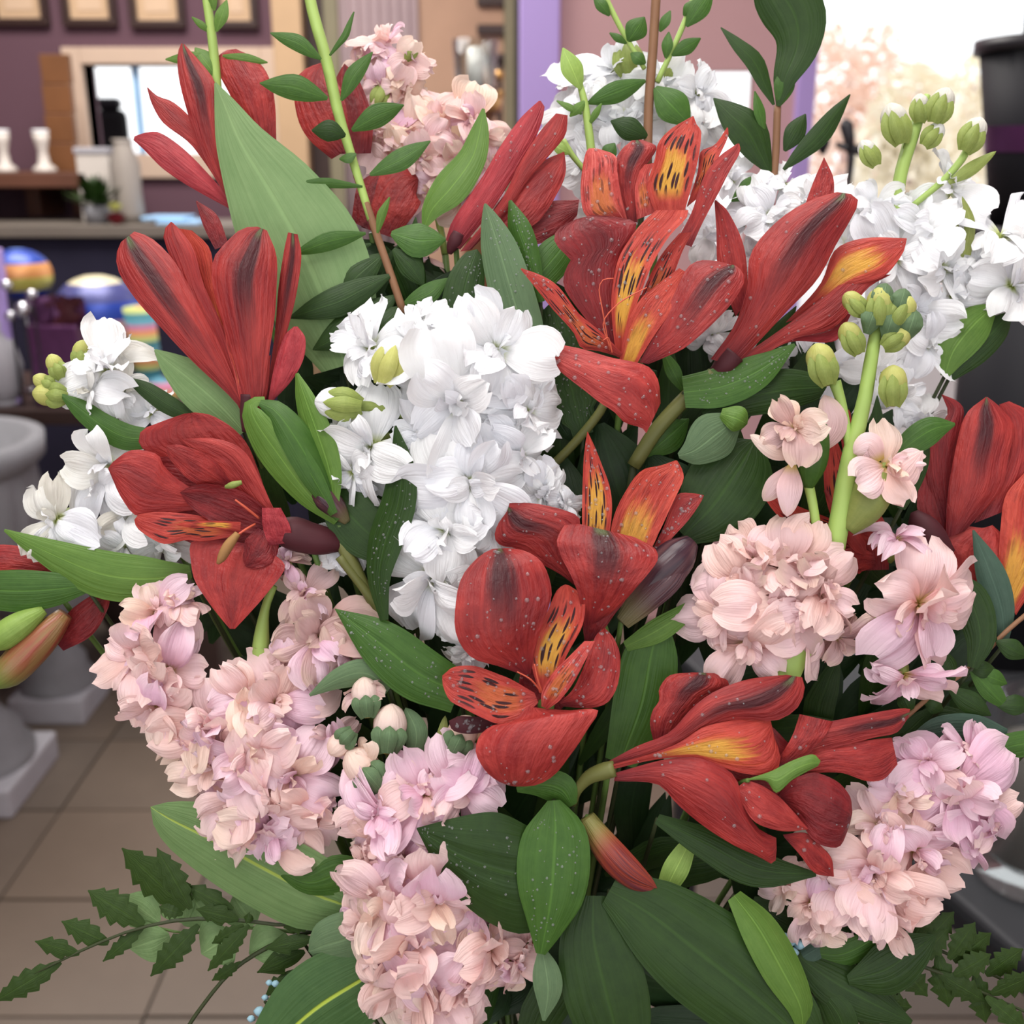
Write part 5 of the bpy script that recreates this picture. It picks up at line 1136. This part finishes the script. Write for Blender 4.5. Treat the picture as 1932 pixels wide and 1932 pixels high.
loose('rounded sage leaf left of the bottom pink spike', 'leaf_grey', S, "720,1750,60 660,1770,104 610,1785,90 582,1795,50", -24, -20, 8, .2, .2, .01, .3, base=(720, 1750, -40))
loose('dark leaf with bright yellow midrib at the bottom edge', 'leaf_dark_ribbed', S, "740,1815,60 680,1850,150 600,1900,170 530,1960,120 480,2010,50", -30, -24, 8, .12, .1, .01, .1, base=(740, 1815, -50))
loose('upright water speckled leaf above the central white stock', 'leaf_grey', S, "1010,740,20 995,650,70 968,560,84 942,470,70 925,415,36 915,384,4", -60, -66, 10, .2, .3, .01, 0, base=(1010, 740, -60))
loose('narrow folded green leaf beside the water speckled leaf', 'leaf_mid', S, "1020,570,16 1000,490,40 980,430,44 962,378,6", -76, -84, 6, .4, .3, .01, 0, base=(1020, 570, -80))
loose('rounded green leaf behind the dark petals of the golden throated bloom', 'leaf_mid', S, "1080,440,30 1050,480,70 1010,530,60 990,570,20", -100, -100, 4, .2, 0, 0, .2, base=(1080, 440, -110))
loose('green wet leaf under the trumpet bloom, pointing to the right', 'leaf_mid', S, "1290,740,60 1360,730,76 1430,700,64 1500,650,6", -50, -60, 6, .2, .3, .01, 0, base=(1290, 740, -60))
loose('dark leaf under the wet leaf, right of the golden throated bloom', 'leaf_dark', S, "1330,790,30 1400,755,66 1480,735,80 1560,730,40", -64, -70, 4, .2, 0, .01, .1, base=(1330, 790, -70))
loose('pointed grey leaf behind the pink florets at the right of centre', 'leaf_grey', S, "1390,790,30 1350,820,90 1310,850,60 1280,860,10", -40, -36, 4, .2, .2, .01, 0, base=(1390, 790, -50))
loose('curled lime green leaflet below the wet leaf', 'leaf_bright', S, "1360,780,20 1390,790,50 1410,800,30", -30, -26, 6, .4, 0, .05, .3, base=(1360, 780, -40))
loose('large round dark leaf behind the purple bud', 'leaf_dark', S, "1290,1010,50 1340,960,140 1390,890,150 1425,830,70", -60, -70, 6, .1, .1, .01, .2, base=(1290, 1010, -80))
loose('olive green leaf left of the fallen trumpet, under the purple bud', 'leaf_mid', S, "1170,1440,60 1210,1330,110 1230,1230,100 1250,1170,30", -6, -20, 6, .1, 0, .01, .1, base=(1170, 1440, -20))
loose('green leaf behind the purple bud, pointing up right', 'leaf_bright', S, "1180,1220,20 1240,1190,46 1300,1150,30 1330,1120,6", -10, -14, 6, .2, .1, 0, 0, base=(1180, 1220, -20))
loose('glossy blue green leaf at the right edge over the red bloom', 'leaf_blue', S, "1895,1215,14 1890,1150,50 1868,1080,56 1836,1000,4", -100, -104, 6, .3, .2, 0, 0, base=(1895, 1215, -110), ridge=.1)
loose('olive leaf right of the pink floret at the right', 'leaf_dark', S, "1835,1260,20 1850,1200,60 1830,1130,70 1795,1090,20", -40, -50, 6, .2, .2, .01, .1, base=(1835, 1260, -60))
loose('green leaf with pale midrib under the white stock at the right edge', 'leaf_bright', S, "1782,710,16 1800,660,66 1840,610,70 1880,575,10", -190, -196, 6, .2, .2, 0, 0, base=(1782, 710, -200))
loose('dark glossy leaf right of the pale midrib leaf', 'leaf_dark', S, "1790,715,16 1835,665,56 1880,620,50 1908,588,6", -196, -200, 4, .3, 0, 0, 0, base=(1790, 715, -206))
loose('lone green leaf right of the yellow buds, pointing right', 'leaf_mid', S, "1690,860,20 1720,835,50 1760,810,50 1802,800,5", -20, -30, 6, .2, .2, 0, 0, base=(1690, 860, -30))
loose('dark green leaf standing behind the upper pink bud', 'leaf_dark', S, "1700,960,16 1715,910,46 1735,860,40 1745,800,6", -30, -40, 4, .3, 0, 0, 0, base=(1700, 960, -40))
loose('blue green leaf above the lilac floret at the lower right', 'leaf_blue', S, "1900,1385,20 1840,1378,60 1770,1380,56 1720,1390,8", -60, -60, 6, .15, 0, 0, 0, base=(1900, 1385, -70))
loose('long green leaf at the right edge above the lilac floret', 'leaf_mid', S, "1990,1395,40 1920,1405,50 1860,1420,40 1810,1430,6", -54, -52, 6, .2, 0, 0, 0, base=(1960, 1395, -60))
loose('round olive leaf at the right edge beside the lilac floret', 'leaf_bright', S, "1870,1420,20 1885,1445,50 1890,1470,40", -70, -70, 4, .2, 0, 0, .3, base=(1870, 1420, -80))
loose('dark leaf below the fallen trumpet bloom', 'leaf_dark', S, "1240,1545,20 1330,1590,60 1430,1640,70 1540,1650,8", 50, 44, 6, .2, .2, 0, 0, base=(1240, 1545, 30))
loose('lime leaf blade behind the reddish bud', 'leaf_lime', S, "1250,1690,30 1275,1640,50 1300,1590,30", 10, 4, 4, .1, 0, 0, .1, base=(1250, 1690, -10))
lb = thing('leaf', 'small curled green leaf resting inside the fallen trumpet bloom', 'leaf', P(1410, 1470, 120), LG)
E(lb, 'leaf_blade', 'leaf_bright', "880,730 1030,680 1150,620 1280,580 1325,620", "890,735 1000,740 1060,810 1160,730 1310,650", 122, 126, 8, .3, .2, .02, c4); T(lb, 'petiole', 'stem_green', "1412,1472,4,122 1400,1475,4,100 1385,1485,4,70")
loose('rounded green leaf at the lower right above the fern', 'leaf_dark', S, "1600,1850,20 1670,1830,100 1730,1790,70 1765,1765,6", -20, -20, 6, .2, .1, .01, 0, base=(1600, 1850, -40))
loose('pale green leaf end left of the blue filler blossom', 'leaf_mid', S, "1540,1800,20 1590,1800,50 1650,1770,40 1690,1740,8", -40, -44, 4, .2, 0, 0, 0, base=(1540, 1800, -50))
loose('dark leaf beneath the front central bloom, left of the fallen trumpet', 'leaf_mid', S, "1080,1520,20 1060,1490,60 1020,1480,50 975,1490,10", 66, 62, 4, .3, .2, .03, 0, base=(1080, 1520, 40))
loose('serrated dark leaf right of the water speckled leaf', 'leaf_dark', S, "1100,820,40 1080,740,110 1060,650,110 1040,570,60", -110, -120, 4, .1, .1, .02, .1, base=(1100, 820, -120), serr=9)
loose('slender dark leaf left of the water speckled leaf', 'leaf_dark', S, "850,660,30 865,600,70 880,530,70 900,470,30", -100, -105, 4, .2, 0, 0, .1, base=(850, 660, -110))

for root_ in [o for o in COL.objects if o.get('category') == 'leaf' and any(w_ in o['label'] for w_ in ('speckled', 'glossy leaf h', 'wet leaf under', 'bright glossy', 'heart', 'narrow folded', 'mid green leaf left', 'curving dark'))]:
    droplets(root_, 60, 1.4, 3.4)
def sprig(label, group=None, base=None, name='ruscus_sprig'):
    t = thing(name, label, 'foliage', P(*base), group or 'green sprigs'); return t
def lf(t, tip, bs, w, z=0, mat='leaf_mid', bend=0, cup=.25, roll=None, serr=0, zt=None, name='leaf', nu=12, nv=7):
    mx, my = (tip[0] + bs[0]) / 2, (tip[1] + bs[1]) / 2
    dx, dy = tip[0] - bs[0], tip[1] - bs[1]; l = math.hypot(dx, dy) or 1
    mx += -dy / l * bend; my += dx / l * bend
    a = lambda k: (bs[0] * (1 - k) + mx * k, bs[1] * (1 - k) + my * k); b = lambda k: (mx * (1 - k) + tip[0] * k, my * (1 - k) + tip[1] * k)
    S(t, name, mat, "%f,%f,%f %f,%f,%f %f,%f,%f %f,%f,%f %f,%f,%f" % (*bs, max(4, w * .14), *a(.5), w * .72, mx, my, w, *b(.5), w * .7, *tip, 2.5), z, z if zt is None else zt, 5, cup, RNG.uniform(-.3, .3) if roll is None else roll, 0, 0, nu=nu, nv=nv, serr=serr)
A1 = sprig('tall leafy sprig with brown lower stem at the upper left', base=(762, 590, -130))
T(A1, 'stem', 'stem_lime', "700,415,8,-150 665,300,9,-160 640,220,11,-170 615,110,12,-180 592,30,12,-190 575,-50,11,-200", sides=10)
T(A1, 'stem', 'stem_brown', "762,592,8,-130 738,520,8,-138 715,455,8,-146 698,405,8,-150 672,330,7,-158", sides=10, label='brown lower stem'); stem_to_vase(A1, 762, 590, -130, 7, 'stem_dark', 60)
for q in (((510, 62), (606, 112), 32), ((668, 22), (622, 105), 14), ((490, 157), (618, 186), 50), ((703, 98), (644, 190), 34), ((762, 198), (664, 246), 46), ((588, 246), (652, 256), 42, 'leaf_dark'), ((812, 266), (698, 330), 42), ((540, 350), (684, 352), 20), ((632, 575), (722, 480), 62, 'leaf_dark'), ((842, 452), (738, 440), 66), ((560, 505), (700, 460), 30, 'leaf_dark'), ((800, 540), (742, 470), 46, 'leaf_dark'), ((545, 600), (735, 520), 60, 'leaf_dark'), ((590, 660), (745, 560), 76, 'leaf_dark'), ((690, 650), (755, 580), 60, 'leaf_dark'), ((552, 480), (690, 440), 36), ((640, 300), (672, 290), 20), ((735, 372), (712, 440), 18, 'leaf_bright'), ((845, 525), (760, 575), 40)):
    lf(A1, q[0], q[1], q[2], -150 + 30 * RNG.random(), q[3] if len(q) > 3 else 'leaf_mid', RNG.uniform(-8, 8))
S(A1, 'leaf', 'leaf_bright', "800,430,8 815,395,40 850,355,68 890,300,54 905,250,36 912,205,5", -140, -150, 10, .25, .3, 0, 0)
A2 = sprig('short bright green sprig tip at the top left edge', base=(415, 230, -210))
T(A2, 'stem', 'stem_lime', "425,300,9,-215 412,190,10,-210 400,70,10,-210 384,-40,9,-212"); stem_to_vase(A2, 425, 300, -215, 6, 'stem_green', 60)
for q in (((362, 32), (398, 62), 14), ((428, 0), (408, 60), 26), ((312, 112), (405, 108), 26), ((505, 118), (420, 105), 22), ((368, 90), (412, 150), 44), ((395, -30), (405, 20), 20)): lf(A2, q[0], q[1], q[2], -208, 'leaf_bright')
A3 = sprig('brown stemmed leafy twig at the top in front of the white stock', base=(1222, 290, -240))
T(A3, 'stem', 'stem_brown', "1222,310,9,-240 1224,200,10,-240 1232,90,10,-242 1240,-40,10,-245", sides=10, label='brown stem'); stem_to_vase(A3, 1222, 310, -240, 7, 'stem_dark', 60)
T(A3, 'stem', 'stem_lime', "1240,155,6,-238 1275,80,6,-238 1300,20,6,-240 1320,-40,6,-242"); T(A3, 'stem', 'stem_lime', "1216,130,5,-238 1175,60,6,-238 1145,0,6,-240 1130,-40,6,-240")
for q in (((1106, 196), (1218, 152), 42), ((1302, 236), (1236, 165), 66), ((1152, 228), (1222, 258), 46, 'leaf_dark'), ((1216, 32), (1185, 78), 44), ((1150, 62), (1182, 82), 16), ((1322, 72), (1268, 105), 30), ((1262, 60), (1256, 110), 22), ((1190, 100), (1218, 120), 26), ((1345, -20), (1295, 50), 40), ((1120, -10), (1150, 30), 24), ((1265, 20), (1245, 60), 20), ((1310, 0), (1290, 30), 22)): lf(A3, q[0], q[1], q[2], -232, q[3] if len(q) > 3 else 'leaf_mid')
A4 = sprig('tall dark leafed twig at the top right before the lavender post', base=(1458, 370, -235))
T(A4, 'stem', 'stem_brown', "1455,385,7,-236 1463,300,8,-235 1467,200,8,-235", label='brown stem'); stem_to_vase(A4, 1455, 385, -236, 6, 'stem_dark', 60)
S(A4, 'leaf', 'leaf_dark', "1468,200,8 1480,150,44 1505,85,84 1500,30,120 1470,-20,110 1440,-70,40", -226, -215, 8, .2, .3, .01, 0, ridge=.08, nu=20)
for q in (((1360, 52), (1460, 198), 36, 'leaf_dark', 16), ((1346, 185), (1452, 325), 74, 'leaf_dark', 14), ((1424, 172), (1442, 250), 22), ((1604, 178), (1478, 320), 40, 'leaf_dark', 8), ((1520, 215), (1480, 285), 40, 'leaf_dark'), ((1490, 120), (1470, 200), 40, 'leaf_mid'), ((1380, 380), (1450, 330), 40), ((1420, 360), (1455, 340), 30), ((1400, 430), (1440, 350), 30)): lf(A4, q[0], q[1], q[2], -228, q[3] if len(q) > 3 else 'leaf_mid', q[4] if len(q) > 4 else 0)
A5 = sprig('light green sprig in front of the lavender post, left of the brown twig', base=(1118, 330, -200))
T(A5, 'stem', 'stem_lime', "1120,340,8,-200 1115,280,9,-200 1104,200,8,-202 1092,150,6,-204"); stem_to_vase(A5, 1120, 340, -200, 6, 'stem_green', 60)
T(A5, 'stem', 'stem_lime', "1130,350,5,-200 1085,300,6,-200 1062,265,7,-200")
for q in (((1062, 90), (1096, 168), 42, 'leaf_lime'), ((1050, 190), (1098, 215), 14), ((1135, 195), (1112, 235), 14), ((1075, 220), (1105, 190), 20), ((1160, 270), (1140, 300), 30, 'leaf_mid'), ((1040, 270), (1075, 290), 24, 'leaf_lime')): lf(A5, q[0], q[1], q[2], -196, q[3] if len(q) > 3 else 'leaf_bright')
A6 = sprig('dark leafy twig with red brown stem at the right edge below the red bloom', base=(1700, 1360, -60))
T(A6, 'stem', 'stem_brown', "1690,1370,5,-60 1760,1310,5,-66 1830,1260,5,-72 1900,1190,5,-80 1960,1140,5,-86"); stem_to_vase(A6, 1690, 1370, -60, 5, 'stem_dark', 60)
for q in (((1775, 1225), (1800, 1285), 36), ((1880, 1265), (1830, 1262), 34), ((1905, 1340), (1830, 1262), 40, 'leaf_mid'), ((1940, 1240), (1880, 1210), 40), ((1850, 1180), (1880, 1210), 30), ((1780, 1340), (1745, 1325), 30), ((1740, 1270), (1765, 1310), 30), ((1900, 1290), (1850, 1270), 36, 'leaf_mid'), ((1700, 1300), (1720, 1345), 36), ((1870, 1350), (1790, 1300), 44), ((1950, 1330), (1880, 1330), 40)): lf(A6, q[0], q[1], q[2], -64, q[3] if len(q) > 3 else 'leaf_dark')
A7 = sprig('wet dark leafy stem between the white stock and the golden throated bloom', base=(1035, 880, -100))
T(A7, 'stem', 'stem_olive', "1030,890,9,-110 1080,840,9,-100 1130,780,9,-90 1150,740,8,-90"); stem_to_vase(A7, 1030, 890, -110, 7, 'stem_dark', 60)
for q in (((1190, 1000), (1130, 800), 150), ((1050, 1020), (1060, 860), 120), ((1090, 600), (1110, 790), 130), ((1240, 700), (1150, 760), 90), ((1040, 700), (1080, 830), 100)): lf(A7, q[0], q[1], q[2], -125 - 30 * RNG.random(), 'leaf_deep')
A8 = sprig('thick olive stem rising right of the drooping red petal', base=(1220, 850, -80))
T(A8, 'stem', 'stem_olive', "1195,880,14,-90 1240,810,15,-78 1300,745,15,-70 1345,705,13,-66", sides=10); stem_to_vase(A8, 1195, 880, -90, 9, 'stem_dark', 60)
for q in (((1300, 790), (1220, 860), 60, 'leaf_mid'), ((1410, 860), (1300, 810), 110, 'leaf_dark'), ((1300, 1000), (1230, 860), 130, 'leaf_deep'), ((1250, 660), (1290, 740), 30, 'leaf_mid')): lf(A8, q[0], q[1], q[2], -100, q[3])

# ferns
def fern(label, base, rach, pinnae, z, mat='fern_green'):
    t = sprig(label, 'fern fronds', base, 'fern_frond'); T(t, 'rachis', 'stem_dark', rach); stem_to_vase(t, *base, 4, 'stem_dark', 40)
    for q in pinnae: lf(t, q[0], q[1], q[2], z + RNG.uniform(-8, 8), mat, 0, .15, None, q[3] if len(q) > 3 else 5, nu=22, name='pinna')
    return t
fern('dark toothed fern frond at the lower left reaching to the left edge', (640, 1720, -90), "660,1715,5,-90 560,1745,4,-86 440,1735,4,-84 345,1735,4,-82 250,1755,3,-80 150,1795,3,-80 60,1840,2,-80",
  (((230, 1600), (350, 1715), 84), ((296, 1600), (360, 1715), 60), ((335, 1650), (360, 1715), 40), ((166, 1680), (272, 1745), 78), ((116, 1738), (205, 1780), 58, 4), ((66, 1776), (150, 1800), 44, 3), ((-10, 1890), (115, 1815), 56, 5), ((194, 1814), (272, 1748), 34), ((284, 1842), (375, 1745), 56, 6), ((300, 1710), (345, 1725), 40), ((350, 1670), (440, 1715), 44, 3), ((370, 1715), (450, 1735), 46, 3), ((392, 1832), (470, 1745), 40, 7), ((400, 1780), (460, 1745), 34), ((500, 1790), (590, 1770), 46, 2), ((460, 1730), (478, 1735), 26, 2), ((535, 1750), (590, 1740), 40, 4), ((560, 1690), (600, 1735), 40, 4)), -80)
fern('second fern frond at the lower left pointing down to the bottom edge', (600, 1760, -110), "610,1750,5,-110 520,1780,5,-108 440,1830,4,-106 380,1900,4,-106 340,1960,4,-106",
  (((485, 1835), (575, 1795), 50, 2), ((500, 1880), (560, 1830), 40, 2), ((400, 1850), (455, 1815), 30, 5)), -104)
fern('toothed fern frond at the lower right reaching to the right edge', (1560, 1790, -70), "1540,1790,5,-70 1650,1800,4,-72 1760,1830,4,-76 1870,1880,3,-80 1960,1920,3,-84",
  (((1640, 1900), (1620, 1800), 50), ((1750, 1880), (1690, 1810), 60), ((1700, 1750), (1660, 1800), 50), ((1860, 1890), (1770, 1835), 56), ((1790, 1750), (1730, 1815), 60), ((1870, 1800), (1800, 1840), 60), ((1945, 1950), (1860, 1880), 50), ((1950, 1840), (1870, 1875), 56), ((1760, 1700), (1720, 1780), 56), ((1840, 1740), (1790, 1810), 56)), -70)
fern('dark fern frond at the bottom edge, lower right', (1560, 1850, -50), "1550,1830,5,-50 1620,1880,4,-52 1700,1950,4,-56",
  (((1660, 1960), (1610, 1870), 60), ((1560, 1960), (1590, 1860), 60), ((1720, 1900), (1650, 1890), 56), ((1700, 1880), (1620, 1860), 50)), -48, 'fern_green')
fern('dense toothed fern frond under the charcoal table edge at the right', (1640, 1740, -90), "1620,1740,4,-90 1720,1770,4,-92 1820,1815,3,-94 1960,1880,3,-96",
  (((1740, 1690), (1690, 1765), 56), ((1800, 1720), (1740, 1785), 60), ((1870, 1760), (1800, 1815), 60), ((1930, 1790), (1860, 1840), 60), ((1700, 1840), (1700, 1775), 60), ((1790, 1900), (1770, 1800), 66), ((1860, 1930), (1840, 1835), 60), ((1660, 1700), (1650, 1750), 44)), -88)
loose('dark leaf above the bottom edge right of the big sweeping leaf', 'leaf_dark', S, "1500,1800,20 1570,1850,90 1640,1890,80 1720,1930,10", -40, -30, 6, .2, .2, .01, 0, base=(1500, 1800, -50))
loose('narrow dark leaf dropping to the bottom edge at the lower right', 'leaf_dark', S, "1540,1860,20 1580,1910,60 1600,1960,50", -30, -26, 6, .2, -.2, .01, 0, base=(1540, 1860, -40))
loose('dark leaf under the lower right pink spike, tip pointing right', 'leaf_dark', S, "1420,1700,20 1500,1735,76 1580,1770,70 1660,1790,8", -60, -60, 6, .2, .2, .01, 0, base=(1420, 1700, -70))
SG = sprig('pale eucalyptus sprig behind the lower left fern', None, (560, 1760, -130), 'eucalyptus_sprig'); stem_to_vase(SG, 560, 1760, -130, 4, 'stem_dark', 40)
T(SG, 'stem', 'stem_green', "570,1760,4,-130 460,1750,4,-128 350,1760,3,-126 260,1740,3,-126")
for q in (((235, 1690), (300, 1740), 80), ((245, 1790), (320, 1765), 80), ((360, 1690), (400, 1745), 90), ((380, 1800), (440, 1760), 100), ((470, 1800), (540, 1765), 90), ((440, 1690), (480, 1745), 80), ((320, 1680), (350, 1740), 70)): lf(SG, q[0], q[1], q[2], -120, 'leaf_sage', 0, .1)
fb = thing('blue_filler', 'small pale blue filler blossom at the lower right under the pink spike', 'flower', P(1500, 1810, -40), 'blue filler blossoms'); stem_to_vase(fb, 1500, 1810, -40, 4, 'stem_dark', 30)
fc = thing('blue_filler', 'small pale blue filler blossom at the bottom edge left of the ribbed dark leaf', 'flower', P(500, 1880, -70), 'blue filler blossoms'); stem_to_vase(fc, 500, 1890, -70, 4, 'stem_dark', 30)
def bead(root, x, y, z, r):
    T(root, 'floret', 'pale_blue', "%f,%f,%f,%f %f,%f,%f,%f %f,%f,%f,%f" % (x - r, y, r * .3, z, x, y, r, z + r * .5, x + r, y + 2, r * .3, z), n=7, sides=8)
for q in ((1455, 1775, 9), (1472, 1782, 11), (1490, 1775, 11), (1508, 1782, 10), (1496, 1796, 10), (1480, 1768, 9), (1494, 1812, 7)): bead(fb, q[0], q[1], -34, q[2])
for q in ((490, 1908, 10), (474, 1922, 7), (500, 1882, 6), (520, 1856, 7), (535, 1864, 6), (508, 1854, 6)): bead(fc, q[0], q[1], -60, q[2])
for root, px, py in ((fb, 1530, 1800), (fc, 560, 1860)): lf(root, (px + 30, py - 20), (px - 40, py + 20), 50, -46 if root is fb else -76, 'leaf_blue')

# ---------------------------------------------------------------- the leafy mass inside the bouquet, past counting
HULL = [(640, 420), (760, 380), (900, 500), (1060, 520), (1400, 480), (1600, 640), (1760, 760), (1860, 1000), (1900, 1250), (1880, 1400), (1700, 1750), (1600, 1950), (1500, 2050), (700, 2050), (640, 1780), (640, 1650), (600, 1500), (470, 1290), (360, 1120), (420, 900), (480, 760), (560, 640)]
def inside(x, y):
    c = False; j = len(HULL) - 1
    for i in range(len(HULL)):
        (xi, yi), (xj, yj) = HULL[i], HULL[j]
        if (yi > y) != (yj > y) and x < (xj - xi) * (y - yi) / (yj - yi) + xi: c = not c
        j = i
    return c
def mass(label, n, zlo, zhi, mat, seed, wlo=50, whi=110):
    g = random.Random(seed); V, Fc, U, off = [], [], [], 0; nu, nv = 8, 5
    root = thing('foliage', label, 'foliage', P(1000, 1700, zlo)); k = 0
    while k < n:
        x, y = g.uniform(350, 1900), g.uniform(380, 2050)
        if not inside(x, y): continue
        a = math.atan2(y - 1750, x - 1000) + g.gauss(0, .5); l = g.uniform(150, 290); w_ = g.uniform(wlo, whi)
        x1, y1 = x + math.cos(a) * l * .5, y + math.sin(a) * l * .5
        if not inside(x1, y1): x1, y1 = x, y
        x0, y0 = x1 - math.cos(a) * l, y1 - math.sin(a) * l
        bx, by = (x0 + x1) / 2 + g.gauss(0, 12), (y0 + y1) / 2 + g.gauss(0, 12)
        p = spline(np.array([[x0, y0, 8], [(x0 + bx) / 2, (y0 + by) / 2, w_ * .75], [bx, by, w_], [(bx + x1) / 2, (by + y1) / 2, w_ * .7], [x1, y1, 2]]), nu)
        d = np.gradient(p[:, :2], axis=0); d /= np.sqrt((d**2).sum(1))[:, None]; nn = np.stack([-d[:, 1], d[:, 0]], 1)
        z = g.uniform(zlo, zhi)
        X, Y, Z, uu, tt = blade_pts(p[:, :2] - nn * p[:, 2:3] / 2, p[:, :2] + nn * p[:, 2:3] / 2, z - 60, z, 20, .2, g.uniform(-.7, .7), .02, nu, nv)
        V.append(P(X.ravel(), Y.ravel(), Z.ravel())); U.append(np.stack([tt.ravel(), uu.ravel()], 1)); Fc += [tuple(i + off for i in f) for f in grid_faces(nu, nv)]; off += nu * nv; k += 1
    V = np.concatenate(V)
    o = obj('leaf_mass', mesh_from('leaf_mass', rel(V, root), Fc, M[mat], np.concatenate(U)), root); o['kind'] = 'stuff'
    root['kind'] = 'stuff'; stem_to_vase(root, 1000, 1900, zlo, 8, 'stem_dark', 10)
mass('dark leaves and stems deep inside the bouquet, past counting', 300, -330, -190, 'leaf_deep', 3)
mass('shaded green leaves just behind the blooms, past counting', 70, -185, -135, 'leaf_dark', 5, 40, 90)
